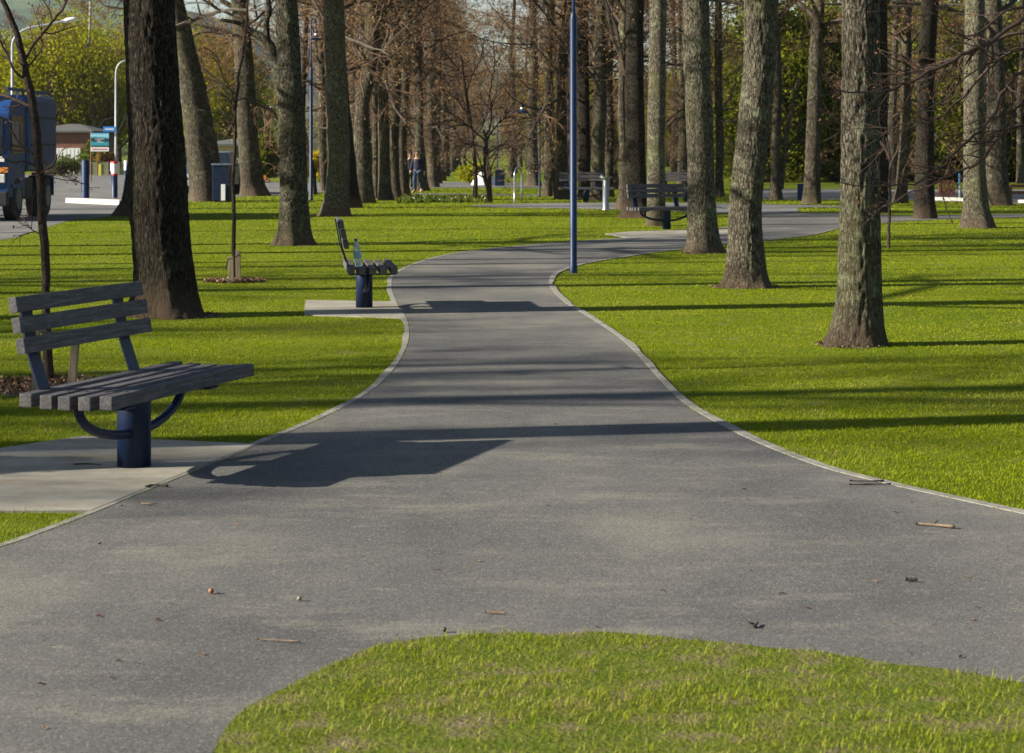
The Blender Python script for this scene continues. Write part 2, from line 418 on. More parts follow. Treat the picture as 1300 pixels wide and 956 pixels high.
isl = [(262, 1010), (275, 950), (310, 905), (390, 863), (450, 836), (520, 818), (600, 809), (680, 806), (760, 807), (850, 813), (950, 822), (1050, 834), (1150, 848), (1290, 868), (1420, 900), (1500, 950), (1520, 1010)]
def ragged(P, amp, seed, step=.03):
    d = np.r_[0, np.cumsum(np.linalg.norm(np.diff(P, axis=0), axis=1))]; q = np.arange(0, d[-1], step)
    P = np.stack([np.interp(q, d, P[:, 0]), np.interp(q, d, P[:, 1])], 1); z = np.stack([P[:, 0] * 6, P[:, 1] * 6, P[:, 0] * 0], -1)
    P[:, 1] += amp * ((vnoise(z, seed) - .5) * 2 + (vnoise(z * 5, seed + 1) - .5) * 1.0); return P
ISL = np.concatenate([ragged(smooth_poly([G(*p)[:2] for p in isl]), .035, 3), np.array([[1.9, 4.6], [1.2, 3.9], [-.5, 3.9], [-1.6, 4.6]])])
def vergemat():
    t = NT('patchy verge turf'); co = t.coord(); f = t.noise(co, 5, 6, .7)
    c = t.ramp(f, [(.40, (.085, .115, .010)), (.52, (.12, .14, .02)), (.60, (.15, .13, .055)), (.72, (.19, .155, .09))])
    c = t.mix(t.math('MULTIPLY', t.fr(t.noise(co, 90, 4, .7), .5, .75), .6), c, (.05, .04, .02)); t.bsdf(c, .95, 0, t.noise(co, 60, 5), .8, .02, .1); return t.m
io = poly_mesh('grass_verge', ISL, .011, vergemat())
# street on the left and across the far end
road_near = [(-900, 420), (-300, 345), (0, 305), (28, 299), (88, 280.5), (130, 276), (175, 268), (235, 253), (340, 248.5), (400, 245), (470, 241), (560, 238.5), (690, 238.5)]
RN = smooth_poly([G(*p)[:2] for p in road_near], 4)
rf = [(690, 232), (560, 231), (400, 231), (340, 231), (150, 221.5), (-100, 221.5), (-900, 228)]
ROAD = np.concatenate([RN, np.array([G(*p)[:2] for p in rf])])
poly_mesh('road', ROAD, .006, ROADM)
RR = np.array([G(*p)[:2] for p in [(960, 253), (1060, 253.5), (1150, 254.5), (1300, 259), (1700, 268), (1700, 240), (1300, 241), (1060, 240), (960, 240)]])
poly_mesh('road', RR, .007, ROADM)
pad1 = [G(*p)[:2] for p in [(-140, 592), (105, 556), (325, 566), (115, 651), (-60, 652)]]
pad2 = [G(*p)[:2] for p in [(388, 382), (502, 384), (515, 405), (386, 401)]]
pad3 = [G(*p)[:2] for p in [(768, 297.5), (800, 294.5), (960, 290), (965, 296), (850, 302), (800, 303)]]
for p_ in (pad1, pad2, pad3):
    mb = MB(); n_ = len(p_)
    top = [(q[0], q[1], .012) for q in p_]; botm = [(q[0], q[1], -.05) for q in p_]
    o = poly_mesh('concrete_pad', p_, .012, CONC)
    bm = bmesh.new(); bm.from_mesh(o.data); ex = bmesh.ops.extrude_edge_only(bm, edges=[e_ for e_ in bm.edges if e_.is_boundary])
    for v_ in ex['geom']:
        if isinstance(v_, bmesh.types.BMVert): v_.co.z = -.05
    bmesh.ops.recalc_face_normals(bm, faces=bm.faces); bm.to_mesh(o.data); bm.free()
def ribbon(name, P, w, z, mat, side=1, h=.03):
    P = np.array(P); T = np.gradient(P, axis=0); T /= np.linalg.norm(T, axis=1)[:, None]; N = np.stack([-T[:, 1], T[:, 0]], 1) * side
    jit = .75 + .6 * vnoise(np.stack([P[:, 0] * 2.2, P[:, 1] * 1.3, P[:, 0] * 0], -1), 8)
    a0 = np.c_[P, np.full(len(P), z)]; b0 = np.c_[P + N * w * jit[:, None], np.full(len(P), z)]
    a1 = a0 - [0, 0, h]; b1 = b0 - [0, 0, h]; k = len(P)
    V = np.concatenate([a0, b0, a1, b1]); q = np.arange(k - 1)
    f = np.concatenate([np.stack([q, q + 1, k + q + 1, k + q], 1), np.stack([2 * k + q, 2 * k + q + 1, q + 1, q], 1), np.stack([k + q, k + q + 1, 3 * k + q + 1, 3 * k + q], 1)])
    o = MB().add(V, f).build(name, mat); o['kind'] = 'structure'; return o
sel = (LE[:, 1] < 45); ribbon('path_edging', LE[sel], .05, .0105, EDGE, 1, .005)
sel = (RE[:, 1] < 45) & (RE[:, 1] > 8); ribbon('path_edging', RE[sel], .055, .0115, EDGE, -1, .005)
mb = MB(); A_, B_ = G(90, 257.5), G(158, 260.5); C_ = B_ + [1.8, 6, 0]
mb.bar(A_ + [0, 0, .05], B_ + [0, 0, .05], .35, .2)
o = mb.build('traffic_island_kerb', KERB); tag(o, 'white concrete kerb in front of the two blue bollards by the street', 'kerb')
mb = MB(); mb.bar(G(1188, 254.5) + [0, 0, .06], G(1420, 261) + [0, 0, .03], .2, .10)
tag(mb.build('street_kerb', KERB), 'long white kerb along the far street at right', 'kerb')
# painted marking on the street
mb = MB(); mb.bar(G(-60, 243) + [0, 0, .009], G(88, 240.5) + [0, 0, .009], .25, .004)
o = mb.build('road_marking', YELLOW); o['kind'] = 'structure'

# ------------------------------------------------------------------ hills
def hills(name, Y0, Y1, fn, mat, seed, nx=140, ny=26):
    xs = np.linspace(-1500, 1500, nx) * (Y1 / 2500); ys = np.linspace(Y0, Y1, ny)
    gx, gy = np.meshgrid(xs, ys); t = (gy - Y0) / (Y1 - Y0)
    px = gx * F / gy + CX
    ridge = fn(px) * Y1 / F
    n1 = vnoise(np.stack([gx / 330, gy / 330, gx * 0], -1), seed) - .5; n2 = vnoise(np.stack([gx / 90, gy / 90, gx * 0], -1), seed + 1) - .5; n3 = vnoise(np.stack([gx / 28, gy / 28, gx * 0], -1), seed + 2) - .5
    z = ridge * np.sin(t * math.pi / 2) ** 1.2 * (1 + .28 * n1 * 1.2 + .15 * n2) + (n2 * 10 + n3 * 8) * t - 1
    V = np.stack([gx, gy, z], -1).reshape(-1, 3)
    i, j = np.meshgrid(np.arange(nx - 1), np.arange(ny - 1)); b = (j * nx + i).ravel()
    o = MB().add(V, np.stack([b, b + 1, b + nx + 1, b + nx], -1)).build(name, mat, smooth=True); o['kind'] = 'structure'; return o
def hillmat(name, bush, past, k):
    t = NT(name); co = t.coord()
    m1 = t.fr(t.noise(co, .006 * k, 5, .6), .46, .54); m2 = t.noise(co, .05 * k, 5, .7)
    c = t.mix(m1, t.ramp(m2, [(.35, tuple(x * .7 for x in bush)), (.65, tuple(x * 1.3 for x in bush))]), t.ramp(m2, [(.35, past), (.7, tuple(x * 1.3 for x in past))]))
    t.bsdf(c, .95, 0, m2, .6, 4, .1); return t.m
H1 = hillmat('bush covered hill', (.030, .052, .042), (.09, .12, .06), .7)
H2 = hillmat('near farmland slope', (.030, .055, .022), (.11, .155, .035), 2.2)
hills('hills', 1300, 2500, lambda p: np.interp(p, [-900, 0, 150, 260, 340, 420, 620, 900, 1300, 2200], [230, 195, 178, 152, 128, 110, 92, 85, 95, 110]), H1, 5)
hills('hillside', 500, 1100, lambda p: np.interp(p, [-900, 0, 300, 420, 600, 900, 1300, 2200], [45, 42, 34, 30, 16, 24, 30, 30]), H2, 9, 120, 20)

# ------------------------------------------------------------------ tree making
def trunk_mb(mb, pts, seg, dz_near, znear, amp, seed, flare=.45, top=13.0, m=0):
    """pts: (x, y, z, r) local; extended upward to `top`."""
    P = np.array(pts, float)
    zl = P[-1, 2]
    if zl < top:
        k = max(0, len(P) - 2); dx = (P[-1, 0] - P[k, 0]) / max(.5, P[-1, 2] - P[k, 2])
        dx = max(-.12, min(.12, dx)); h = top - zl
        P = np.concatenate([P, [[P[-1, 0] + dx * h * .5, P[-1, 1], zl + h * .5, P[-1, 3] * .78], [P[-1, 0] + dx * h * .7, P[-1, 1], top, P[-1, 3] * .42]]])
    zt = P[:, 2]
    zs = np.concatenate([np.arange(-.12, min(znear, top), dz_near), np.arange(min(znear, top), top + .01, max(.3, dz_near))])
    ker = np.ones(5) / 5
    def sm(v):
        zz = np.linspace(-.12, top, 240); q = np.interp(zz, zt, v); q2 = np.convolve(np.pad(q, 6, mode='edge'), np.ones(13) / 13, 'valid'); return np.interp(zs, zz, q2)
    cx, cy, r = sm(P[:, 0]), sm(P[:, 1]), sm(P[:, 3])
    th = np.arange(seg) * 2 * math.pi / seg; rr = np.random.RandomState(seed)
    ph = rr.rand(4) * 6.28
    lob = .55 * np.cos(3 * th + ph[0]) + .4 * np.cos(5 * th + ph[1]) + .3 * np.cos(2 * th + ph[2])
    Z, TH = np.meshgrid(zs, th, indexing='ij'); R = np.repeat(r[:, None], seg, 1)
    fl = np.exp(-np.clip(Z, 0, 9) / .17) * flare * .82 + np.exp(-np.clip(Z, 0, 9) / .8) * flare * .18
    R2 = R * (1 + fl * (1 + .45 * lob[None])) * (1 + .035 * np.cos(3 * TH + ph[3] + Z * .5))
    c3 = np.stack([np.cos(TH) * R, np.sin(TH) * R, Z], -1)
    low = vnoise(c3 * [5, 5, 2.2] + seed * 7, seed) - .5
    rid = 1 - np.abs(2 * vnoise(c3 * [38, 38, 10] + seed * 3, seed + 1) - 1)
    rid2 = vnoise(c3 * [70, 70, 14] + seed, seed + 2) - .5
    R2 = R2 + low * .10 * R + amp * ((rid - .5) + .5 * rid2)
    for q in range(10):                                            # knots, scars and buttresses
        tz, ta, sg, am = rr.rand() * 7, rr.rand() * 6.28, .05 + .12 * rr.rand(), (rr.rand() - .35) * .16
        da = np.abs((TH - ta + math.pi) % (2 * math.pi) - math.pi)
        R2 = R2 + R * am * np.exp(-(da / .45) ** 2 - ((Z - tz) / sg) ** 2)
    for q in range(5):
        ta, am, hh_ = rr.rand() * 6.28, .12 + .25 * rr.rand(), .10 + .16 * rr.rand()
        da = np.abs((TH - ta + math.pi) % (2 * math.pi) - math.pi)
        R2 = R2 + R * am * flare / .4 * np.exp(-(da / .22) ** 2) * np.exp(-np.clip(Z, 0, 9) / hh_)
    V = np.stack([cx[:, None] + np.cos(TH) * R2, cy[:, None] + np.sin(TH) * R2, Z], -1)
    i = np.arange(len(zs) - 1)[:, None] * seg; j = np.arange(seg)[None]; j2 = (j + 1) % seg
    mb.add(V, np.stack([i + j, i + j2, i + seg + j2, i + seg + j], -1).reshape(-1, 4), m)
    return lambda z: (float(np.interp(z, zs, cx)), float(np.interp(z, zs, cy)), float(np.interp(z, zs, r)))

def grow(rs, S, D, L, r0, k, wob, up, tip=.35):
    n = len(S); P = np.zeros((n, k, 3)); P[:, 0] = S; d = D.copy()
    for i in range(1, k):
        d = d + rs.randn(n, 3) * wob + np.array([0, 0, up]); d /= np.linalg.norm(d, axis=1)[:, None]
        P[:, i] = P[:, i - 1] + d * (L / (k - 1))[:, None]
    R = r0[:, None] * np.linspace(1, tip, k)[None]
    return P, R
def children(rs, P, R, m, ang, t0=.2, lenf=(.3, .5), parentL=None):
    n, k = P.shape[:2]
    idx = np.repeat(np.arange(n), m); t = t0 + (1 - t0) * rs.rand(n * m); f = t * (k - 1); i0 = np.minimum(f.astype(int), k - 2); w = (f - i0)[:, None]
    S = P[idx, i0] * (1 - w) + P[idx, i0 + 1] * w; d = P[idx, i0 + 1] - P[idx, i0]; d /= np.linalg.norm(d, axis=1)[:, None] + 1e-9
    q = rs.randn(n * m, 3); q -= (q * d).sum(1)[:, None] * d; q /= np.linalg.norm(q, axis=1)[:, None] + 1e-9
    a_ = ang * (.6 + .8 * rs.rand(n * m)); D = d * np.cos(a_)[:, None] + q * np.sin(a_)[:, None]
    r = (R[idx, i0] * (1 - w[:, 0]) + R[idx, i0 + 1] * w[:, 0])
    L = parentL[idx] * (lenf[0] + (lenf[1] - lenf[0]) * rs.rand(n * m)) * (1.15 - .5 * t)
    return S, D, L, r
def leaf_quads(rs, C_, size, m, mb, tone=None):
    n = len(C_); u = rs.randn(n, 3); u /= np.linalg.norm(u, axis=1)[:, None]; v = np.cross(u, rs.randn(n, 3)); v /= np.linalg.norm(v, axis=1)[:, None]
    s = size * (.6 + .8 * rs.rand(n))[:, None]
    V = np.stack([C_ - u * s, C_ + v * s * .55, C_ + u * s, C_ - v * s * .55], 1).reshape(-1, 3)
    t = rs.rand(n) if tone is None else tone
    mb.add(V, np.arange(4 * n).reshape(n, 4), m, np.repeat(t, 4))

def crown_mesh(name, seed, z0, z1, n1, L1, el=(15, 60), sub=(7, 7, 3), bud=.05, nb=1, mats=None, leaves=0, leafsize=.1, spread=.3, r1=.07, droop=.0):
    rs = np.random.RandomState(seed); mb = MB()
    z = np.sort(z0 + (z1 - z0) * rs.rand(n1) ** .9); az = np.arange(n1) * 2.4 + rs.rand(n1)
    e_ = np.radians(el[0] + (el[1] - el[0]) * rs.rand(n1)); fr_ = (z - z0) / (z1 - z0)
    D = np.stack([np.cos(az) * np.cos(e_), np.sin(az) * np.cos(e_), np.sin(e_)], 1)
    S = np.stack([D[:, 0] * .04, D[:, 1] * .04, z], 1)
    L = L1 * (1 - .55 * fr_) * (.7 + .6 * rs.rand(n1)); r0 = r1 * (1 - .5 * fr_)
    P, R = grow(rs, S, D, L, r0, 7, .16, .05 - droop); V, Fa = batch_tubes(P, R, 6); mb.add(V, Fa, 2)
    S, D, L2, r = children(rs, P, R, sub[0], .85, .15, (.3, .55), L)
    P2, R2 = grow(rs, S, D, L2, r * .5, 5, .2, .04 - droop); V, Fa = batch_tubes(P2, R2, 4); mb.add(V, Fa, 0)
    S, D, L3, r = children(rs, P2, R2, sub[1], .9, .1, (.35, .6), L2)
    P3, R3 = grow(rs, S, D, L3, np.maximum(r * .55, .007), 4, .25, .03 - droop, .5); V, Fa = batch_tubes(P3, R3, 3); mb.add(V, Fa, 0)
    if sub[2]:
        S, D, L4, r = children(rs, P3, R3, sub[2], .8, .1, (.4, .75), L3)
        P4, R4 = grow(rs, S, D, L4, np.maximum(r * .6, .0055), 2, .1, .0, .6); V, Fa = batch_tubes(P4, R4, 3); mb.add(V, Fa, 0)
    else: P4 = P3
    if nb:
        Cc = np.repeat(P4[:, -1], nb, 0); Cc = Cc + rs.randn(*Cc.shape) * .03; leaf_quads(rs, Cc, bud, 1, mb)
    if leaves:
        Cc = P3[rs.randint(len(P3), size=leaves), rs.randint(4, size=leaves)] + rs.randn(leaves, 3) * spread
        leaf_quads(rs, Cc, leafsize, 1, mb)
    return mb.build(name, mats, link_it=False)

LIMB = simple('limb bark', (.060, .048, .036), .95, 0, .4, 8)
CR_HIGH = [crown_mesh('crown', 10 + i, 5.2, 13.5, 20, 4.6, (15, 65), (7, 6, 3), .035, 1, [TWIG, BUD, LIMB], r1=.08) for i in range(2)]
CR_MID = [crown_mesh('crown', 20 + i, 3.3, 13.0, 22, 4.2, (-5, 60), (7, 7, 3), .035, 1, [TWIG, BUD, LIMB], r1=.06) for i in range(3)]
CR_LOW = [crown_mesh('crown', 30 + i, 2.0, 12.0, 24, 4.0, (-15, 50), (6, 7, 3), .042, 1, [TWIG, BUD, LIMB], r1=.042) for i in range(3)]

def limb(mb, pl, Y, X0, m=0, seg=7, dY=0):
    P = []; R = []
    for q, (x, y, w) in enumerate(pl):
        p = W(x, y, Y); P.append([p[0] - X0, dY * q, p[2]]); R.append(w / 2 * Y / F)
    P = smooth_poly(np.array(P), 4); R = np.interp(np.linspace(0, 1, len(P)), np.linspace(0, 1, len(R)), R)
    mb.tube(P, np.array(R), seg, m); return P, R

def tree(label, pts, crown=None, mat=None, seed=0, amp=None, flare=.4, limbs=(), group='tall bare trees lining the park paths', top=13.5, cat='tree', name='oak_tree', cz=0):
    xb, yb, wb = pts[0]; g = G(xb, yb); r0 = pts[1][2] / 2 * g[1] / F; Y = g[1] + r0
    root = empty(name, (g[0] * Y / g[1], Y, 0), label, cat, group); X0 = root.location.x
    loc = []
    for q, (x, y, w) in enumerate(pts):
        p = W(x, y, Y); loc.append((p[0] - X0, 0, 0 if q == 0 else max(p[2], .02), (w if q else pts[1][2]) / 2 * Y / F))
    near = Y < 45
    seg = 120 if Y < 30 else (72 if near else 28)
    dz = .028 if Y < 30 else (.06 if near else .25)
    mb = MB(); ax = trunk_mb(mb, loc, seg, dz, 1.8 + 200 * Y / F if near else 6, (.016 if Y < 30 else .014) if amp is None else amp, seed + 1, flare, top)
    for pl in limbs: limb(mb, pl, Y, X0)
    mb.build('trunk', mat or (BARK if near else BARKF), root, smooth=True)
    if crown is not None:
        c = link('crown', crown, root); x8 = ax(7.5)[0]; c.location = (x8, 0, cz); c.rotation_euler = (0, 0, seed * 1.7)
    return root

# named trunks: image polylines (x, y, width) from the foot up
tree('thick dark trunked tree with a lit bark stripe, right behind the near bench', [(217, 404, 74), (212, 370, 70), (205, 300, 72), (200, 200, 68), (194, 100, 64), (190, 0, 62), (188, -60, 60)], CR_HIGH[0], BARKD, 1, .02, .42)  # shade falling on this trunk is partly put into its bark colour
tree('brown trunk with rough burls seen just left of the thick dark trunk', [(172, 275, 44), (176, 240, 34), (182, 190, 34), (178, 150, 36), (186, 90, 30), (195, 0, 28)], CR_HIGH[0], None, 2, .03, .6)
tree('tree leaning to the left beside the big navy bin', [(266, 256, 46), (262, 230, 42), (256, 190, 40), (249, 140, 37), (240, 90, 32), (228, 40, 30), (214, -20, 28)], CR_HIGH[1], None, 3)
tree('slender tree standing behind the thin staked sapling', [(322, 249, 34), (319, 225, 28), (315, 180, 26), (312, 120, 25), (309, 60, 23), (304, 0, 20)], CR_MID[2], None, 4, limbs=[[(309, 42, 8), (290, 44, 5), (262, 40, 4), (235, 50, 3), (222, 56, 2)], [(308, 12, 8), (295, 8, 7), (280, 0, 6)], [(306, 44, 5), (270, 36, 4), (240, 28, 3), (224, 24, 2)]])
tree('straight tree with a heavy low limb on its left, left of the tall blue lamp', [(373, 312, 46), (373, 285, 36), (373, 230, 34), (371, 160, 33), (367, 90, 30), (364, 0, 27)], CR_HIGH[1], None, 5, flare=.45, limbs=[[(355, 85, 12), (345, 62, 13), (334, 48, 12), (322, 42, 9), (305, 30, 6), (280, 25, 4)], [(340, 55, 9), (338, 30, 8), (342, 10, 7), (336, -20, 6)]])
tree('pale straight tree with a reddish flared foot behind the empty bench lawn', [(425, 275, 36), (427, 255, 29), (430, 200, 27), (428, 140, 28), (425, 70, 27), (423, 0, 26)], CR_HIGH[0], BARKR, 6, flare=.5)
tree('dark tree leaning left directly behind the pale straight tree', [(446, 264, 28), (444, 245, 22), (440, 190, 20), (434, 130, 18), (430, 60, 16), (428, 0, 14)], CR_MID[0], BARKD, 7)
tree('tree with a sharp kink halfway up its trunk', [(463, 258, 26), (462, 240, 22), (460, 190, 21), (459, 140, 18), (463, 112, 20), (471, 85, 19), (473, 50, 19), (472, 0, 18)], CR_MID[1], None, 8, limbs=[[(462, 116, 8), (452, 118, 5), (443, 112, 3)]])
tree('thin mossy trunk between the kinked tree and its right neighbour', [(477, 252, 12), (477, 235, 9), (478, 190, 9), (477, 130, 8), (474, 60, 7)], CR_LOW[0], None, 9, cz=0.8)
tree('upright tree third from the walking man', [(489, 254, 19), (488, 240, 16), (487, 180, 14), (486, 110, 13), (484, 50, 12), (486, 0, 11)], CR_MID[2], None, 10, cz=0.8)
tree('slightly bowed tree second from the walking man', [(502, 252, 17), (501, 235, 13), (500, 180, 12), (503, 120, 12), (505, 60, 11), (503, 0, 10)], CR_LOW[1], None, 11, cz=1.9)
tree('tree the white sleeved walker is passing behind', [(514, 249, 20), (512, 230, 12), (510, 180, 12), (514, 110, 12), (517, 50, 11), (518, 0, 10)], CR_MID[0], None, 12, cz=1.9, limbs=[[(519, 70, 5), (530, 62, 4), (545, 60, 4), (562, 48, 3), (590, 40, 2)]])
tree('narrow pale trunk just behind the walking man', [(534, 243, 13), (533, 225, 9), (533, 170, 9), (533, 110, 8), (531, 60, 7)], CR_LOW[2], None, 13, cz=1.9)
tree('thin tree with a bare straight stem near the street at left', [(398, 247, 9), (399, 225, 6), (388, 180, 7), (384, 150, 6), (386, 100, 6)], CR_LOW[0], BARKD, 14)
tree('knobbly brown tree between the blue lamp and the pale straight tree', [(413, 243, 15), (411, 225, 9), (409, 170, 10), (410, 120, 9), (407, 70, 8), (408, 10, 7)], CR_MID[1], None, 15)
tree('pale slim trunk just right of the slim crook necked lamp by the far path', [(697, 249, 22), (698, 235, 16), (698, 190, 14), (697, 130, 12), (696, 70, 11), (700, 0, 10)], CR_LOW[1], None, 16)
tree('pale trunk behind the left end of the far bench', [(714, 253, 22), (714, 235, 16), (713, 190, 14), (713, 130, 13), (716, 60, 12), (722, 0, 12)], CR_MID[2], None, 17)
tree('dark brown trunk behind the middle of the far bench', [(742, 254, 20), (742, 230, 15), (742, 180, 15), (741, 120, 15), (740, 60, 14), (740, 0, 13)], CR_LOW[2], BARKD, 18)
tree('forked tree behind the right end of the far bench', [(759, 255, 24), (759, 235, 18), (759, 190, 17), (762, 130, 16), (762, 90, 15), (763, 40, 13), (762, 0, 12)], CR_MID[0], None, 19, limbs=[[(766, 100, 12), (772, 75, 11), (776, 45, 10), (786, 15, 9), (792, -20, 8)]])
tree('slim pale trunk between the far bench and the dark straight tree', [(774, 250, 12), (774, 225, 9), (775, 170, 9), (774, 110, 8), (775, 60, 8)], CR_LOW[0], None, 20)
tree('trunk tucked against the left side of the dark straight tree', [(792, 266, 32), (794, 250, 16), (793, 200, 13), (790, 150, 12), (791, 90, 10), (792, 30, 9)], CR_MID[1], None, 21, flare=.6)
tree('dark straight tree with spreading roots left of the middle bench', [(808, 277, 36), (808, 255, 27), (807, 200, 26), (806, 130, 24), (806, 60, 23), (806, 0, 23)], CR_HIGH[1], BARKD, 22, flare=.62)  # stands in shade, which its darker bark colour carries
tree('pale straight tree directly behind the middle bench', [(833, 287, 25), (833, 265, 23), (833, 200, 22), (834, 130, 22), (835, 60, 21), (836, 0, 21)], CR_HIGH[0], BARKR, 23, flare=.2)
tree('tree with a mossy lower trunk right of the middle bench', [(894, 322, 40), (892, 290, 36), (890, 240, 33), (889, 180, 33), (886, 110, 33), (885, 40, 33), (884, 0, 33)], CR_HIGH[1], BARKR, 24, flare=.38)
tree('thin trunk in the distance right of the mossy tree', [(913, 250, 14), (913, 225, 10), (914, 180, 10), (912, 120, 10), (912, 60, 9)], CR_LOW[1], None, 25)
tree('faint thin trunk seen between the middle bench tree and the mossy tree', [(869, 247, 12), (869, 225, 9), (869, 170, 9), (868, 110, 8), (870, 50, 8)], CR_LOW[2], None, 26)
tree('slightly crooked grey trunk with wide flared roots beside the path bend', [(949, 366, 54), (948, 335, 43), (946, 280, 38), (950, 220, 39), (957, 160, 39), (963, 100, 38), (966, 40, 40), (966, 0, 40)], CR_HIGH[0], BARKR, 27, flare=.52)
tree('twin stemmed far tree right of the crooked grey trunk', [(985, 254, 18), (985, 235, 13), (984, 180, 12), (988, 120, 11), (986, 60, 10)], CR_HIGH[0], None, 28, limbs=[[(992, 240, 6), (996, 190, 6), (1006, 130, 5), (1014, 100, 4)]])
tree('pale slim tree left of the large foreground trunk on the right lawn', [(1030, 259, 25), (1031, 240, 20), (1032, 190, 18), (1034, 120, 17), (1036, 60, 16), (1040, 0, 15)], CR_HIGH[1], None, 29, limbs=[[(1036, 56, 5), (1055, 56, 4), (1075, 54, 3)]])
tree('large foreground tree with pale lichen patches on the right lawn', [(1087, 441, 62), (1088, 405, 54), (1090, 350, 52), (1091, 290, 50), (1092, 200, 48), (1092, 120, 46), (1093, 40, 46), (1093, 0, 46)], CR_HIGH[1], BARKR, 30, flare=.46)
tree('dark trunk peeking out behind the right side of the lichen patched tree', [(1121, 270, 14), (1121, 250, 12), (1121, 190, 12), (1121, 120, 11), (1121, 50, 11)], CR_HIGH[1], BARKD, 31)
tree('slim tree with a bulging foot right of the lichen patched tree', [(1143, 258, 24), (1145, 235, 15), (1148, 190, 14), (1150, 140, 13), (1151, 80, 12), (1152, 20, 11)], CR_LOW[0], None, 32)
tree('dark upright tree in the middle of the right lawn', [(1175, 278, 30), (1174, 260, 25), (1174, 200, 23), (1175, 130, 22), (1177, 60, 22), (1180, 0, 22)], CR_HIGH[1], BARKD, 33, flare=.3)
tree('pale tree with a heavy rooted foot at the right side of the lawn', [(1240, 290, 42), (1239, 265, 30), (1237, 220, 27), (1236, 150, 26), (1237, 80, 25), (1238, 0, 24)], CR_HIGH[0], BARKR, 34, flare=.45)
tree('broad brown tree half hidden by the rightmost pale tree', [(1268, 261, 36), (1266, 240, 28), (1264, 190, 25), (1265, 140, 24), (1264, 80, 22), (1262, 20, 20)], CR_HIGH[1], None, 35, flare=.45)

CR_BARE = crown_mesh('crown', 77, 7.5, 13.2, 9, 2.6, (25, 65), (4, 4, 0), .03, 1, [TWIG, BUD, LIMB], r1=.06)
# the avenue going on into the distance: trunks and brown crowns nothing tells apart
rs = random.Random(4)
def far_tree(X, Y, h, crown, grp, label, mat=BARKF, zs=1.0, r=None):
    root = empty('bare_tree', (X, Y, 0), label, 'tree', grp, rs.uniform(0, 6))
    k = FT[rs.randrange(len(FT))]; t = link('trunk', k, root); c = link('crown', crown, root)
    root.scale = (zs, zs, zs); return root
FT = []
for i in range(4):
    r_ = random.Random(60 + i); mb = MB(); pts = [(0, 0, 0, .24)]; x = y = 0
    for z in (1.5, 3, 5, 7, 9, 11): x += r_.uniform(-.16, .16); y += r_.uniform(-.16, .16); pts.append((x, y, z, .22 - .012 * z))
    trunk_mb(mb, pts, 18, .3, 6, .012, 80 + i, .4, 13.5); FT.append(mb.build('trunk', BARKF, smooth=True, link_it=False))
for k in range(15):                                                # left row beyond the walkers
    Y = 88 + k * 9 + rs.uniform(-2, 2); px = 540 + (k / 14) ** .6 * 44 + rs.uniform(-5, 5)
    far_tree((px - CX) * Y / F, Y, 12, CR_LOW[k % 3], 'distant left row of bare trees', 'bare brown tree in the distant left row beyond the walking man', zs=rs.uniform(.8, 1.1))
for k in range(13):                                                # right row
    Y = 90 + k * 10 + rs.uniform(-2, 2); px = 648 + rs.uniform(0, 1) ** 1.3 * 150
    far_tree((px - CX) * Y / F, Y, 12, CR_LOW[k % 3], 'distant bare trees between the thin blue lamp and the dark straight tree', 'bare brown tree far off behind the far bench and the thin blue lamp', zs=rs.uniform(.8, 1.15))
for k in range(6):
    Y = 80 + rs.uniform(0, 45); px = 820 + rs.uniform(0, 480)
    far_tree((px - CX) * Y / F, Y, 12, CR_LOW[k % 3], 'bare trees in front of the dark hedge on the right', 'bare slim tree in front of the dark green belt at right', zs=rs.uniform(.7, 1.0))
for k in range(7):
    Y = 78 + rs.uniform(0, 60); px = 440 + rs.uniform(0, 110)
    far_tree((px - CX) * Y / F, Y + 12, 12, CR_MID[k % 3], 'bare trees behind the left tree row', 'bare brown tree behind the left row near the walkers', zs=rs.uniform(.8, 1.0))
for k in range(5):
    Y = 82 + rs.uniform(0, 60); px = 425 + rs.uniform(-5, 30)
    far_tree((px - CX) * Y / F, Y, 12, CR_MID[k % 3], 'bare trees behind the left tree row', 'bare brown tree behind the left row near the walkers', zs=rs.uniform(.7, .9))
mb = MB(); trunk_mb(mb, [(0, 0, 0, .27), (0, 0, 2, .25), (0, .05, 5, .23), (.02, .1, 9, .2)], 18, .3, 6, .01, 99, .4, 13.5); ST = mb.build('trunk', BARKF, smooth=True, link_it=False)
# trees outside the picture on the sunny side, whose trunks throw the long shadows over lawn and path
for k, (X, Y, s) in enumerate([(-7.5, 11.15, 1.0), (-8.3, 20.84, 1.12), (-13, 23.7, .9), (-29, 10.8, .8), (-33, 14, .8), (-31, 5.4, .9), (-24, 57.5, 1.6), (-12.5, 33.2, .5), (-17, 29.3, .5), (-28, 22.7, .8), (-24, 26.5, .7), (-14, 36.2, .6), (-22, 9.8, .45), (-45, 2.2, .9), (-23, 40.5, .6), (-15, 51.5, .5)]):
    root = empty('oak_tree', (X, Y, 0), 'tall bare tree beyond the left edge that shades the lawn', 'tree', 'bare trees left of the picture', k)
    link('trunk', ST, root)
    if Y < 21 or k % 2: link('crown', CR_HIGH[k % 2], root)
    else: link('crown', CR_BARE, root); root.scale = (s, s, 1)

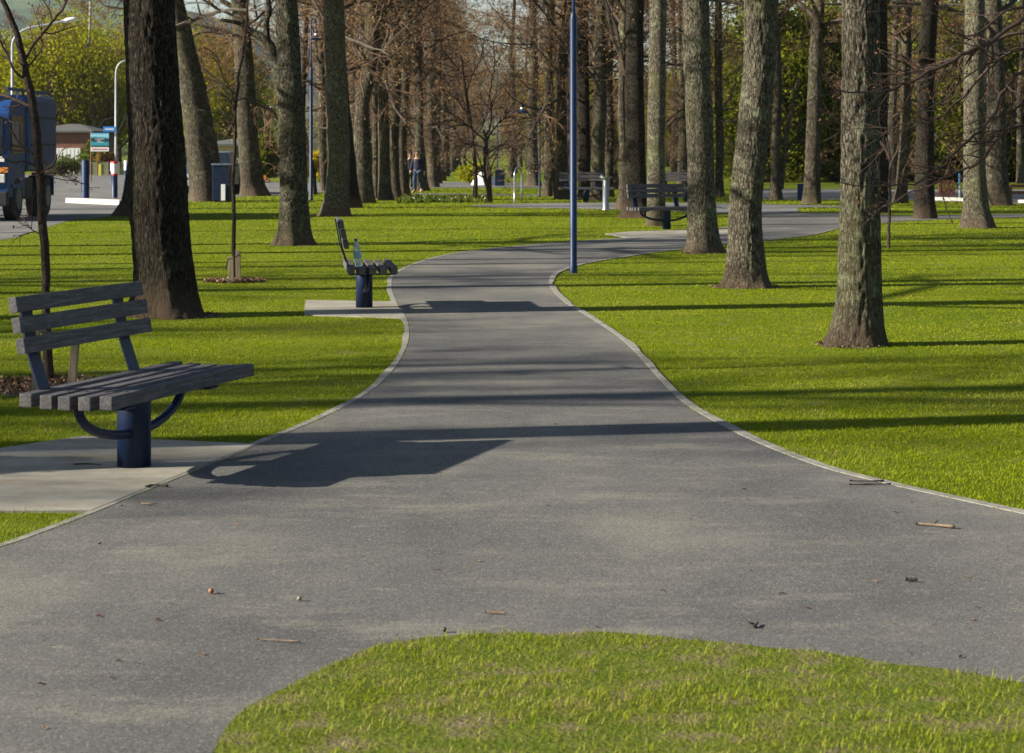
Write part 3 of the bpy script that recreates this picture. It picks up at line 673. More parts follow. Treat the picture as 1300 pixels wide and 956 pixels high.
# thin forked trees in the middle gap
def thin_tree(label, base, polys, name='young_tree', seed=0, mat=BARKY, twigs=0, stake=None, group=None, Yoff=0, tw=(.25, .6)):
    g = G(*base); Y = g[1] + Yoff; root = empty(name, (g[0], g[1], 0), label, 'tree', group); mb = MB(); segs = []
    rr = np.random.RandomState(seed)
    for qi, pl in enumerate(polys):
        P = []; R = []; drift = rr.uniform(-.10, .10) if qi else 0
        for q, (x, y, w) in enumerate(pl):
            p = W(x, y, Y); P.append([p[0] - g[0], drift * q, max(p[2], -.05)]); R.append(w / 2 * Y / F)
        P = smooth_poly(np.array(P), 4); R = np.interp(np.linspace(0, 1, len(P)), np.linspace(0, 1, len(R)), R)
        P[:, :2] += rr.randn(len(P), 2) * .0015 * Y / 10
        mb2 = mb if qi == 0 else segs
        if qi == 0: mb.tube(P, R, 10)
        else: segs.append((P, R))
    mb.build('trunk', mat, root, smooth=True)
    cb = MB()
    for P, R in segs: cb.tube(P, R, 6)
    if twigs:
        for P, R in segs:
            L = np.linalg.norm(P[-1] - P[0]); PP = P[None]; RR = R[None]
            S, D, LL, r = children(rr, PP, RR, twigs, .7, .25, (.0, .0), np.array([L]))
            LL = rr.uniform(*tw, len(S)); A2, B2 = grow(rr, S, D, LL, np.maximum(r * .6, .0035), 5, .2, .02, .5); v, f = batch_tubes(A2, B2, 4); cb.add(v, f)
            S, D, L3, r = children(rr, A2, B2, 3, .7, .2, (.25, .5), LL); A3, B3 = grow(rr, S, D, L3, np.maximum(r * .7, .0025), 4, .2, .02, .6); v, f = batch_tubes(A3, B3, 3); cb.add(v, f)
            leaf_quads(rr, np.concatenate([A3[:, -1], A2[:, -1]]), .011, 1, cb)
    if cb.n: cb.build('branches', [TWIGD, BUDR], root, smooth=True)
    return root
thin_tree('slim bare tree left of the forked one in the gap between the rows', (603, 254), [[(603, 255, 7), (604, 225, 5.5), (602, 195, 5), (598, 160, 4.5), (592, 120, 4), (585, 70, 3)],
    [(602, 190, 3), (590, 182, 2), (572, 178, 1.5), (560, 188, 1)], [(600, 178, 2.5), (612, 160, 2), (622, 140, 1.6), (640, 120, 1)], [(597, 150, 2.5), (583, 130, 2), (570, 118, 1.5), (555, 112, 1)], [(592, 120, 2), (600, 95, 1.6), (612, 70, 1.2), (615, 45, 1)], [(590, 100, 2), (575, 80, 1.5), (560, 60, 1)]], seed=3, twigs=14, tw=(.5, 1.3))
thin_tree('forked bare tree with two stems in the gap between the rows', (622, 257), [[(623, 258, 6), (622, 235, 5), (619, 200, 4.5), (617, 180, 4.5), (614, 165, 3)],
    [(620, 257, 4), (617, 225, 3.5), (614, 190, 3)], [(617, 180, 3), (600, 165, 2.5), (582, 150, 2), (560, 138, 1.5)], [(618, 178, 3), (630, 160, 2.5), (642, 150, 2), (655, 148, 1.2)], [(617, 175, 3), (624, 150, 2.4), (622, 120, 2), (628, 80, 1.5), (626, 50, 1)], [(614, 188, 2), (598, 182, 1.6), (580, 186, 1.2)], [(619, 196, 2), (636, 184, 1.6), (650, 186, 1.2)]], seed=4, twigs=16, tw=(.5, 1.4))

# saplings near the camera
S1 = thin_tree('dark young tree with many thin branches behind the near bench at the left edge', (63, 486), [[(63, 487, 14), (60, 440, 12), (58, 380, 10.5), (58, 330, 11), (55, 290, 11), (51, 230, 11), (47, 180, 10.5), (43, 140, 10.5), (36, 105, 10), (29, 78, 10), (22, 45, 8), (10, 15, 7), (-4, -15, 6)],
    [(30, 82, 5), (36, 62, 4), (50, 40, 4), (62, 22, 3), (72, 5, 2.5), (80, -20, 2)], [(32, 100, 4), (20, 90, 3.5), (8, 62, 3), (-6, 35, 2.5)], [(38, 135, 5), (26, 130, 4.5), (10, 124, 4), (-10, 118, 3)],
    [(47, 200, 4), (36, 190, 3), (22, 178, 2.5), (8, 150, 2)], [(50, 222, 3.5), (62, 214, 3), (74, 208, 2.5), (82, 196, 2)], [(48, 212, 3), (34, 205, 2.5), (18, 205, 2), (0, 190, 1.6)], [(52, 228, 3), (66, 224, 2), (76, 214, 1.6)], [(30, 90, 3), (42, 75, 2.6), (50, 60, 2), (46, 40, 1.5)],
    [(56, 300, 2), (42, 292, 1.6), (34, 286, 1.2)]], seed=7, twigs=5, name='young_tree', tw=(.12, .35))
S2 = thin_tree('thin staked young tree on the lawn between the big dark trunk and the straight tree', (297, 356), [[(297, 358, 6), (297, 330, 5.5), (297, 280, 5), (296, 230, 5), (298, 180, 4.5), (299, 140, 4.2), (303, 100, 4), (309, 60, 3.2), (314, 10, 2.6), (316, -15, 2)],
    [(299, 135, 2.5), (294, 115, 2), (284, 95, 2), (276, 70, 1.6), (262, 62, 1.2)], [(299, 145, 2.4), (290, 125, 2), (276, 118, 1.6)], [(298, 165, 2.2), (288, 150, 1.8), (272, 143, 1.4), (258, 140, 1)], [(303, 95, 2), (290, 88, 1.5), (268, 72, 1.2)], [(300, 128, 2), (316, 124, 1.6), (334, 132, 1.3), (345, 140, 1)], [(305, 85, 2), (310, 60, 1.6), (322, 30, 1.2)], [(297, 240, 1.6), (289, 232, 1.4), (288, 222, 1)]], seed=8, twigs=4, tw=(.15, .5))
thin_tree('thin young tree with a curved low branch right of the lichen patched tree', (1128, 315), [[(1128, 316, 4.5), (1129, 280, 4), (1129, 240, 3.6), (1130, 205, 3.4), (1126, 175, 2.5)],
    [(1130, 205, 3), (1126, 190, 2.6), (1118, 178, 2)], [(1130, 215, 3), (1136, 195, 2.4), (1142, 180, 1.6)], [(1130, 150, 1.6), (1133, 120, 1.4), (1138, 90, 1)]][:3], seed=9, twigs=4, tw=(.2, .5))

# tree just outside the right edge whose dark low branches reach into the picture
def edge_tree():
    Y = 15.5; X = 4.75; root = empty('oak_tree', (X, Y, 0), 'tree whose long bare branches reach in from the right edge', 'tree')
    mb = MB(); trunk_mb(mb, [(0, 0, 0, .2), (0, 0, 1, .18), (.05, 0, 3, .17), (.1, 0, 5, .15)], 60, .06, 5, .012, 91, .4, 11); mb.build('trunk', BARKD, root, smooth=True)
    br = [[(1420, 30, 14), (1350, 15, 10), (1300, 22, 7), (1250, 55, 6.5), (1214, 72, 6), (1171, 94, 5), (1139, 109, 4), (1108, 119, 3), (1073, 119, 2.4), (1048, 113, 2), (1033, 80, 1.8), (1019, 31, 1.5)],
          [(1420, 60, 10), (1300, 60, 5), (1252, 94, 4.5), (1218, 132, 4), (1189, 154, 3), (1158, 156, 2.4), (1130, 162, 2), (1103, 154, 1.6)],
          [(1420, 40, 10), (1300, 92, 5.5), (1271, 113, 5), (1252, 150, 4.5), (1221, 179, 4), (1189, 207, 3.6), (1158, 229, 3), (1127, 235, 2.4), (1070, 234, 1.8), (1047, 229, 1.4)],
          [(1420, 120, 10), (1300, 157, 5), (1271, 169, 4.5), (1246, 204, 4.2), (1221, 216, 3.6), (1189, 233, 3), (1158, 245, 2.4), (1120, 262, 1.6)],
          [(1420, 20, 8), (1300, 10, 4), (1255, 28, 3.5), (1225, 50, 3), (1195, 38, 2.4), (1180, 20, 2), (1150, 25, 1.4)],
          [(1420, 30, 9), (1300, 40, 5), (1240, 62, 5), (1190, 85, 4.5), (1150, 92, 3.6), (1115, 92, 2.4)],
          [(1420, 90, 8), (1300, 128, 4), (1275, 165, 3.4), (1250, 180, 2.6), (1215, 178, 2)],
          [(1420, 40, 8), (1300, 60, 4), (1268, 75, 3.4), (1230, 92, 2.6), (1190, 130, 2), (1150, 146, 1.5)]]
    cb = MB(); rr = np.random.RandomState(5)
    for pl in br:
        dY = rr.uniform(-.07, .07); P = []; R = []
        for q, (x, y, w) in enumerate(pl):
            p = W(x, y, Y); P.append([p[0] - X, dY * q, p[2]]); R.append(w / 2 * Y / F * .85)
        P = smooth_poly(np.array(P), 4); P[4:] += rr.randn(len(P) - 4, 3) * .007; R = np.interp(np.linspace(0, 1, len(P)), np.linspace(0, 1, len(R)), R)
        P = np.concatenate([[[0.02, 0, P[0][2] + .2]], P]); R = np.concatenate([[R[0] * 1.2], R]); cb.tube(P, R, 7)
        S, D, LL, r = children(rr, P[None, 5:], R[None, 5:], 13, .65, .05, (0, 0), np.array([1.]))
        LL = rr.uniform(.12, .55, len(S)); A2, B2 = grow(rr, S, D, LL, np.maximum(r * .55, .003), 6, .22, .02, .45); v, f = batch_tubes(A2, B2, 4); cb.add(v, f)
        S, D, L3, r = children(rr, A2, B2, 3, .7, .2, (.2, .5), LL); A3, B3 = grow(rr, S, D, L3, np.maximum(r * .7, .0022), 4, .25, .02, .6); v, f = batch_tubes(A3, B3, 3); cb.add(v, f)
        leaf_quads(rr, np.concatenate([A3[:, -1], A2[:, -1], A2[:, 3]]), .012, 1, cb)
    cb.build('branches', [TWIGD, BUDR], root, smooth=True)
edge_tree()

# ------------------------------------------------------------------ green trees, hedges, shrubs behind
def leafy_mesh(name, seed, h, w, n, mats, ls=.18, z0=.12, lumps=26, trunkr=.16):
    rs_ = np.random.RandomState(seed); mb = MB()
    c = rs_.randn(lumps, 3); c /= np.linalg.norm(c, axis=1)[:, None]; c *= (rs_.rand(lumps, 1) ** .5)
    c = c * [w * .38, w * .38, h * (1 - z0) * .40] + [0, 0, h * (z0 + (1 - z0) * .5)]
    rad = (.14 + .16 * rs_.rand(lumps)) * w
    i = rs_.randint(lumps, size=n); d = rs_.randn(n, 3); d /= np.linalg.norm(d, axis=1)[:, None]
    Cc = c[i] + d * (rad[i] * (rs_.rand(n) ** .45))[:, None]; Cc += rs_.randn(n, 3) * ls * .5
    Cc = Cc[Cc[:, 2] > .05]; leaf_quads(rs_, Cc, ls, 0, mb, np.clip(rs_.rand(len(Cc)) * .7 + .3 * (hashn(i[:len(Cc)], i[:len(Cc)], i[:len(Cc)], 3)), 0, 1))
    S = np.zeros((lumps, 3)); S[:, 2] = h * .15; P = np.stack([S * (1 - t) + c * t + np.array([0, 0, .0]) for t in (0, .4, 1)], 1)
    R = np.tile(np.array([trunkr * .5, trunkr * .3, .02]), (lumps, 1)); v, f = batch_tubes(P, R, 4); mb.add(v, f, 1)
    return mb.build(name, mats, link_it=False)
def trunk_simple(h, r, mat=BARKF):
    mb = MB(); mb.tube([(0, 0, -.1), (0, 0, h * .2), (r * .5, 0, h * .5), (0, 0, h * .85)], [r * 1.3, r, r * .7, r * .15], 10); return mb.build('trunk', mat, link_it=False, smooth=True)
GM_ = {'y': [leafy_mesh('crown', 100 + i, 9, 7, 11000, [LEAFY, TWIG], .085, .15, 40) for i in range(2)],
       'g': [leafy_mesh('crown', 110 + i, 9, 7, 17000, [LEAFG, TWIG], .11, .08, 34) for i in range(2)],
       'd': [leafy_mesh('crown', 120 + i, 10, 8.0, 34000, [LEAFD, TWIGD], .105, -.06, 60) for i in range(3)],
       'o': [leafy_mesh('crown', 130 + i, 9, 7, 10000, [LEAFO, TWIG], .085, .2, 34) for i in range(2)]}
TS = trunk_simple(9, .22)
def gtree(kind, px, Y, h, label, group, ws=1.0, name='leafy_tree', seed=0):
    X = (px - CX) * Y / F; root = empty(name, (X, Y, 0), label, 'tree', group, seed * 1.3)
    link('trunk', TS, root); link('crown', GM_[kind][seed % len(GM_[kind])], root)
    if kind in 'yo': link('branches', CR_LOW[seed % 3], root).scale = (.72, .72, .74); s = h / 9.5; root.scale = (s * ws, s * ws, s); return root
g1 = 'yellow green spring trees beyond the street'
for k, (kind, px, Y, h, ws) in enumerate([('y', 48, 118, 8.2, 1.1), ('y', 100, 130, 8.0, 1.1), ('g', -10, 125, 9.5, 1), ('y', 150, 140, 8.5, 1.1), ('y', 20, 150, 9, 1.2), ('o', 190, 150, 10.5, 1.2), ('g', 75, 160, 8, 1.3), ('y', 128, 170, 11, 1.1),
                                          ('y', 70, 112, 9.2, 1.0), ('y', 135, 118, 8.8, .9), ('y', 10, 114, 8.6, 1.0), ('y', 100, 140, 12, 1.0), ('y', 300, 150, 9.5, .9), ('y', 205, 150, 12, 1.0), ('y', 252, 128, 7.6, .9), ('o', 280, 140, 10, 1.0), ('o', 235, 170, 12.5, 1.2), ('g', 300, 165, 7.5, 1.3), ('y', 335, 190, 8.6, .8), ('g', 215, 160, 7.5, 1.2)]):
    gtree(kind, px, Y + 42, h * (Y + 42) / Y * .97, {'y': 'fresh yellow green tree beyond the street at left', 'g': 'mid green tree beyond the street at left', 'o': 'russet budding tree beyond the street at left'}[kind], g1 + ' ' + {'y': '', 'g': '(darker)', 'o': '(russet)'}[kind], ws, seed=k)
gb = G(112, 222); root = empty('birch_tree', ((115 - CX) * 156 / F, 156, 0), 'slender white barked birch among the yellow green trees', 'tree')
mb = MB(); 
def pl3(pl, Y, X0): return [[W(x, y, Y)[0] - X0, 0, W(x, y, Y)[2]] for x, y in pl]
mb.tube(pl3([(124, 228), (122, 190), (119, 160), (114, 120), (111, 80), (114, 40), (115, 0), (116, -60)], 156, root.location.x), [.17, .15, .14, .13, .11, .10, .08, .05], 8)
mb.tube(pl3([(123, 150), (124, 120), (120, 95), (119, 86)], 156, root.location.x), [.05, .07, .05, .03], 6); mb.tube(pl3([(119, 170), (132, 152), (146, 148)], 156, root.location.x), [.06, .05, .03], 6)
mb.tube(pl3([(121, 185), (146, 172), (155, 158), (160, 144)], 156, root.location.x), [.06, .06, .05, .04], 6)
mb.build('trunk', BIRCH, root, smooth=True); c = link('crown', GM_['o'][0], root); c.scale = (.55, .55, 1.05)
g2 = 'dark evergreen belt on the right'
k = 0
for px in list(range(955, 1420, 21)) + list(range(966, 1400, 30)):
    gtree('d', px + rs.uniform(-6, 6), (112 if k % 2 else 128) + rs.uniform(-4, 8), rs.uniform(8.5, 13), 'dark olive evergreen in the belt behind the right lawn', g2, .8, 'evergreen_tree', k); k += 1
for px in (905, 925, 870, 1180, 1290, 1010, 1105, 840, 1060, 1230, 970, 740, 690):
    gtree('y', px, 150 + rs.uniform(-10, 20) if px < 950 else 116 + rs.uniform(-4, 6), rs.uniform(6, 9.5), 'yellow green tree showing between the trunks at right', 'yellow green trees between the right hand trunks', .8, 'leafy_tree', k); k += 1
for px in range(660, 960, 38):
    gtree('o' if k % 2 else 'd', px, 195 + rs.uniform(-15, 20), rs.uniform(7, 10), 'dim thicket tree far behind the right hand avenue' if k % 2 else 'dark thicket tree far behind the right hand avenue', 'thicket behind the avenue, ' + ('russet' if k % 2 else 'dark'), 1.0, 'leafy_tree', k); k += 1
for px in range(430, 590, 30):
    gtree('o', px, 215, rs.uniform(7, 9.5), 'russet thicket tree far behind the left hand row', 'russet thicket behind the left row', 1.0, 'leafy_tree', k); k += 1
def shrub(px, yb, h, w, mat, label, cat='shrub', n=2500, ls=.08, d=None, name='shrub'):
    g = G(px, yb); me = leafy_mesh('foliage', int(abs(px)), h, w, n, [mat, TWIGD], ls, .0, 14, .04)
    root = empty(name, g, label, cat); o = link('foliage', me, root); return root
shrub(80, 223.5, 1.1, 1.8, LEAFG, 'rounded green hedge in front of the white garage door')
shrub(406, 231, 1.9, 1.5, LEAFB, 'bright yellow flowering bush between the blue lamp and the pale tree', 'bush')
shrub(340, 231, 2.3, 2.0, LEAFD, 'dark clipped hedge under the flat porch roof', 'hedge', 5000, .1)
shrub(328, 232, 1.7, 1.2, LEAFD, 'dark rounded bush left of the orange crate', 'bush')
shrub(284, 231, 1.0, 1.9, LEAFD, 'low brown green bush in front of the cream house', 'bush')
shrub(121, 221.5, 2.0, 2.2, LEAFG, 'dense green bush behind the turquoise sign', 'bush', 3000, .1)
sh = shrub(-100, 400, 2.0, .62, LEAFG, 'unseen narrow shrub added beyond the left edge to shade the bench pad', 'shrub', 5000, .05); sh.location = (-5.6, 10.8, 0)  # added out of view, sized to cast the shadow band on the pad
shrub(133, 222, 1.9, 1.5, LEAFO, 'reddish bush right of the turquoise sign', 'bush')
shrub(105, 222, .7, .6, LEAFO, 'small orange flowering plant beside the green hedge', 'plant', 500, .06)
shrub(600, 232, .9, 2.0, LEAFY, 'low yellow green bush left of the white mound', 'bush', 1500)
rs5 = np.random.RandomState(5)
# daffodil strip
mb = MB(); n = 1800; gx = rs5.uniform(505, 622, n); gyy = rs5.uniform(250, 257.5, n); P0 = np.array([G(a_, b_) for a_, b_ in zip(gx, gyy)])
tip = P0 + np.c_[rs5.randn(n, 2) * .05, rs5.uniform(.06, .17, n)]; wv = rs5.randn(n, 3) * [.015, .015, 0]
mb.add(np.stack([P0 - wv, P0 + wv, tip], 1).reshape(-1, 3), np.arange(3 * n).reshape(n, 3), 0, np.repeat(rs5.rand(n), 3))
m2 = 90; leaf_quads(rs5, tip[:m2], .028, 1, mb)
tag(mb.build('bulb_plants', [LEAFG, leafmat('pale petals', [(.5, .48, .3), (.75, .72, .6)], .3)]), 'strip of bulb plants with pale flowers along the left tree row', 'plants', kind='stuff')

# ------------------------------------------------------------------ grass blades
def visible_mask(X, Y):
    px = X * F / Y + CX; return (px > -380) & (px < 1680)
def lawn_blades():
    rr = np.random.RandomState(11); mb = MB(); tot = 0
    for (y0, y1, dens, hh, ww) in [(5.0, 9.5, 7500, .020, .0026), (9.5, 14, 5600, .014, .0034), (14, 19, 3200, .012, .0046), (19, 26, 1700, .011, .0066), (26, 38, 700, .011, .011), (38, 58, 230, .013, .020), (58, 90, 50, .022, .04)]:
        xm = y1 * 1030 / F; n = int((y1 - y0) * 2 * xm * dens); X = rr.uniform(-xm, xm, n); Y = rr.uniform(y0, y1, n)
        k = visible_mask(X, Y); X, Y = X[k], Y[k]
        dl = np.abs(rr.randn(len(X))) * .022; onpath = (inside(PATH, X - dl, Y) & inside(PATH, X + dl, Y) & ~inside(ISL, X, Y))
        ok = ~(onpath | inside(UP, X, Y) | inside(ROAD, X, Y) | inside(RR, X, Y) | inside(pad1, X, Y) | inside(pad2, X, Y) | inside(pad3, X, Y) | inside(FP, X, Y))
        for (mx, my, mr) in MULCH: ok &= ((X - mx) ** 2 + ((Y - my)) ** 2) > mr ** 2 * (.75 + .5 * rr.rand(len(X)))
        X, Y = X[ok], Y[ok]; n = len(X)
        pn = vnoise(np.stack([X * 1.3, Y * 1.3, X * 0], -1), 4); pf = vnoise(np.stack([X * 7, Y * 7, X * 0], -1), 5)
        isn = inside(ISL, X, Y); gap = np.where(isn, np.clip(1.25 - 1.5 * np.clip(.5 * vnoise(np.stack([X * 9, Y * 11, X * 0], -1), 31) + .5 * vnoise(np.stack([X * 2.5, Y * 4, X * 0], -1), 32) + .06 * X, 0, 1), .25, 1) * .95, 1.0)
        keep = rr.rand(n) < gap * np.clip(.6 + .9 * pn, .5, 1) * np.clip(.5 + 1.0 * pf, .5, 1); X, Y, pn, pf = X[keep], Y[keep], pn[keep], pf[keep]; n = len(X)
        h = hh * np.where(inside(ISL, X, Y), 1.0, 1.0) * (.45 + .8 * rr.rand(n)) * (.65 + .7 * pf) * np.where(rr.rand(n) < .012, 2.2, 1)
        az = rr.uniform(0, 6.283, n); lean = rr.uniform(.2, 1.5, n) * h
        wv = np.stack([np.cos(az + 1.57), np.sin(az + 1.57), 0 * az], 1) * (ww * (.6 + .8 * rr.rand(n)))[:, None] * .5
        base = np.stack([X, Y, np.where(inside(ISL, X, Y), .010, 0.0)], 1); dv = np.stack([np.cos(az), np.sin(az), 0 * az], 1)
        mid = base + dv * (lean * .35)[:, None] + np.array([0, 0, 1]) * (h * .6)[:, None]; tp = base + dv * lean[:, None] + np.array([0, 0, 1]) * h[:, None]
        V = np.stack([base - wv, base + wv, mid + wv * .8, mid - wv * .8, tp], 1).reshape(-1, 3); b = np.arange(n)[:, None] * 5
        tone = np.clip(.62 * rr.rand(n) + .38 * pn, 0, 1); isl_ = inside(ISL, X, Y); dry = isl_ & (rr.rand(n) < .25 + .4 * (vnoise(np.stack([X * 5, Y * 9, X * 0], -1), 24) > .5)); tone = np.where(dry, .76 + .3 * rr.rand(n), tone); tone = np.where(rr.rand(n) < .10 + .25 * (vnoise(np.stack([X * 2.6 + 9, Y * 2.6, X * 0], -1), 14) > .62), .75 + .3 * rr.rand(n), tone)
        tone = .52 + (tone - .52) * np.clip(11 / Y, .30, 1)
        Fa = np.concatenate([b + [[0, 1, 2, 3]], b + [[3, 2, 4, 4]]]); mb.add(V, Fa, 0, np.repeat(tone, 5)); tot += n
    o = mb.build('grass', BLADE); tag(o, 'short bright green mown lawn grass on both sides of the path', 'grass', kind='stuff')
m1 = G(60, 492); m2 = G(297, 357.5)
MULCH = [(m1[0], m1[1], .48), (m2[0], m2[1], .36)]
for (tx, ty, tr) in [(217, 404, .36), (1087, 441, .26), (949, 366, .34), (894, 322, .3), (373, 312, .3), (425, 275, .42)]:
    g = G(tx, ty); MULCH.append((g[0], g[1] + tr * .8, tr))
lawn_blades()
for k_, (mx, my, mr) in enumerate(MULCH[2:]):
    rr = np.random.RandomState(k_ + 40); mb = MB(); th = np.linspace(0, 6.283, 60, endpoint=False); R = mr * 1.22 * (1 + .35 * (vnoise(np.stack([np.cos(th) * 2.3, np.sin(th) * 2.3, th * 0 + k_], -1), 2) - .5) + .05 * rr.randn(60))
    mb.add(np.concatenate([np.stack([mx + np.cos(th) * R, my + np.sin(th) * R, 0 * th + .004], 1), [[mx, my, .02]]]), [[i, (i + 1) % 60, 60, 60] for i in range(60)], 0)
    n = 350; a_ = rr.uniform(0, 6.283, n); q = mr * np.sqrt(rr.uniform(.3, 1.5, n)); c = np.stack([mx + np.cos(a_) * q, my + np.sin(a_) * q, .008 + .01 * rr.rand(n)], 1); leaf_quads(rr, c, .014, 1, mb)
    o = mb.build('soil_patch', [SOIL, leafmat('leaf crumbs', [(.05, .03, .02), (.14, .09, .05), (.28, .2, .12)], .1, 30)]); o['kind'] = 'structure'
for k_, (mx, my, mr) in enumerate(MULCH[:2]):
    rr = np.random.RandomState(k_); mb = MB(); th = np.linspace(0, 6.283, 40, endpoint=False); R = mr * (1 + .12 * rr.randn(40))
    ring = np.stack([mx + np.cos(th) * R, my + np.sin(th) * R, 0 * th + .004], 1); cen = np.array([[mx, my, .03]])
    mb.add(np.concatenate([ring, cen]), [[i, (i + 1) % 40, 40, 40] for i in range(40)], 0)
    n = 1500; a_ = rr.uniform(0, 6.283, n); q = mr * np.sqrt(rr.rand(n)) * 1.08; c = np.stack([mx + np.cos(a_) * q, my + np.sin(a_) * q, .012 + .025 * rr.rand(n)], 1); leaf_quads(rr, c, .02, 1, mb)
    tag(mb.build('mulch', [SOIL, leafmat('bark chips', [(.05, .03, .02), (.16, .09, .05), (.34, .25, .17)], .05, 30)]), 'ring of bark chips around the ' + ('young tree behind the near bench' if k_ == 0 else 'staked young tree on the lawn'), 'mulch', kind='stuff')

# stakes
def stakes(label, posts, band, bl):
    root = None
    for (xb, yb, xt, yt, w) in posts:
        g = G(xb, yb); t_ = W(xt, yt, g[1]); wd = w * g[1] / F
        mb = MB(); L = t_ - g; mb.box((0, 0, L[2] / 2 - .05), (wd, wd * .8, L[2] + .1)); 
        for v in mb.V: v[:, 0] += (v[:, 2] / L[2]) * L[0]
        o = mb.build('tree_stake', STAKE, None, bevel=.003); o.location = tuple(g); tag(o, label[0], 'stake'); label = label[1:]
    mb = MB(); p, q = (W(x, y, band[4]) for x, y in (band[:2], band[2:4])); c = (p + q) / 2
    P = np.array([p, c + [0, -.02, -.01], q]) - p; mb2 = MB(); wdt = band[5] * band[4] / F
    mb2.bar(P[0], P[1], .012, wdt, (0, 1, 0)); mb2.bar(P[1], P[2], .012, wdt, (0, 1, 0)); mb2.bar(P[0] + [0, -.01, .01], P[0] + [-.03, -.01, -.13], .01, wdt * .6, (0, 1, 0)) if band[6] else None
    o = mb2.build('tree_tie', BLACK); o.location = tuple(p); tag(o, bl, 'strap')
stakes(['left timber stake behind the near bench, beside the dark young tree', 'right timber stake leaning slightly behind the near bench'], [(47, 503, 45, 418, 11), (91, 493, 97, 418, 10)], (42, 421, 104, 420, 14.9, 7, 0), 'black strap tying the dark young tree to its two stakes')
stakes(['left short stake holding the thin staked young tree', 'right short stake holding the thin staked young tree'], [(293.5, 359.5, 293, 326, 7), (302.5, 357, 302, 318, 6)], (290, 329, 305, 323, 26.8, 6, 1), 'black strap tying the thin young tree to its short stakes')

# ------------------------------------------------------------------ benches
def make_bench(label):
    root = empty('park_bench', (0, 0, 0), label, 'bench', 'matching blue and timber park benches')
    Y0, Y1 = -.83, .86; rr = random.Random(2)
    s = MB()
    for i, x in enumerate((-.215, -.105, 0, .107, .215)):
        s.box((x, rr.uniform(-.008, .008), .418 + (.006 if i in (0, 4) else 0)), (.066, Y1 - Y0, .066))
    s.build('seat', PLANK, root, bevel=.005)
    b = MB(); tl = math.radians(9); R = np.array([[math.cos(tl), 0, -math.sin(tl)], [0, 1, 0], [math.sin(tl), 0, math.cos(tl)]])
    for x, z in ((-.262, .680), (-.285, .780), (-.310, .878)): b.box((x, -.11, z), (.045, 1.36 if z > .8 else 1.38, .078), R)
    b.build('backrest', PLANK, root, bevel=.004)
    for y in (-.62, .36):
        q = MB(); w = .012
        q.bar((-.205, y, .375), (-.298, y, .64), w, .11, (0, 1, 0)); q.bar((-.298, y, .635), (-.345, y, .905), w, .11, (0, 1, 0)); q.bar((-.235, y, .377), (.235, y, .377), w, .11, (0, 1, 0))
        q.build('bracket', NAVY, root, bevel=.002)
        q = MB()
        for x in (-.215, -.105, 0, .107, .215):
            e_ = .006 if abs(x) > .2 else 0
            q.lathe([(.009, .450 + e_), (.009, .4535 + e_), (.001, .455 + e_)], (x, y, 0), 10)
        q.build('bolts', TRUCKD, root)
        a_ = MB(); sg = -1 if y < 0 else 1; P = []
        yo = y if y < 0 else .55
        for t in np.linspace(0, 1, 12):
            an = t * math.pi / 2; P.append((-.045, (yo) * math.cos(an) ** 1.0 * (1) + 0 * sg, .365 - .19 * math.sin(an)))
        P[-1] = (-.045, sg * .05, .175)
        a_.tube(P, .024, 12); a_.build('support_arm', NAVY, root, smooth=True)
    p = MB(); p.lathe([(.001, .383), (.085, .383), (.087, .378), (.087, .0), (.001, .0)], (-.055, 0, 0), seg=40); p.build('pedestal', NAVY, root, smooth=False)
    for o in root.children:
        if o.name.startswith('pedestal'):
            for f in o.data.polygons: f.use_smooth = abs(f.normal.z) < .5
    return root
b1 = make_bench('near park bench at the left edge on its concrete pad, seat facing the path')
b1.location = (-1.90, 11.38, .012); b1.rotation_euler = (0, 0, -math.radians(16.8))
def bench_at(loc, rz, label):
    o = copy_tree(b1); o.location = loc; o.rotation_euler = (0, 0, rz); o['label'] = label; return o
g = G(463, 391.5); bench_at((g[0] + .05, g[1], .012), math.radians(6), 'bench seen end on beside the path with a water bottle on it')
g = G(848.5, 292); bench_at((g[0], g[1] + .1, .012), -math.radians(62), 'middle distance bench on a pale pad between the two right hand trunks')
g = G(744, 257); bench_at((g[0], g[1], .012), -math.radians(88), 'far bench facing the camera behind the tall blue lamp post')
g = G(871.5, 257); bench_at((g[0], g[1], .012), -math.radians(88), 'far bench half hidden behind the mossy tree and the middle bench')

# bottle on the end-on bench
bo = empty('water_bottle', (-1.66, 22.0, .474), 'clear plastic water bottle with blue cap standing on the end-on bench', 'bottle')
pw = W(448, 350, 22.1); bo.location = (-1.54, 22.15, .468)
t = NT('clear plastic'); bs = t.bsdf((.75, .88, .92), .08); bs.inputs['Transmission Weight'].default_value = .75; bs.inputs['IOR'].default_value = 1.3; CLEARP = t.m
mb = MB(); mb.lathe([(.001, 0), (.034, 0), (.038, .012), (.036, .06), (.038, .10), (.035, .14), (.038, .19), (.030, .225), (.014, .25), (.014, .262)], seg=20); mb.build('body', CLEARP, bo, smooth=True)
mb = MB(); mb.lathe([(.0385, .085), (.0395, .088), (.0395, .15), (.0385, .153)], seg=20); mb.build('label_band', simple('blue label', (.22, .38, .50), .4), bo, smooth=True)
mb = MB(); mb.lathe([(.0165, .255), (.0165, .285), (.001, .287)], seg=16); mb.build('cap', simple('blue cap', (.02, .08, .4), .4), bo)
bo.rotation_euler = (0, math.radians(-6), 0)

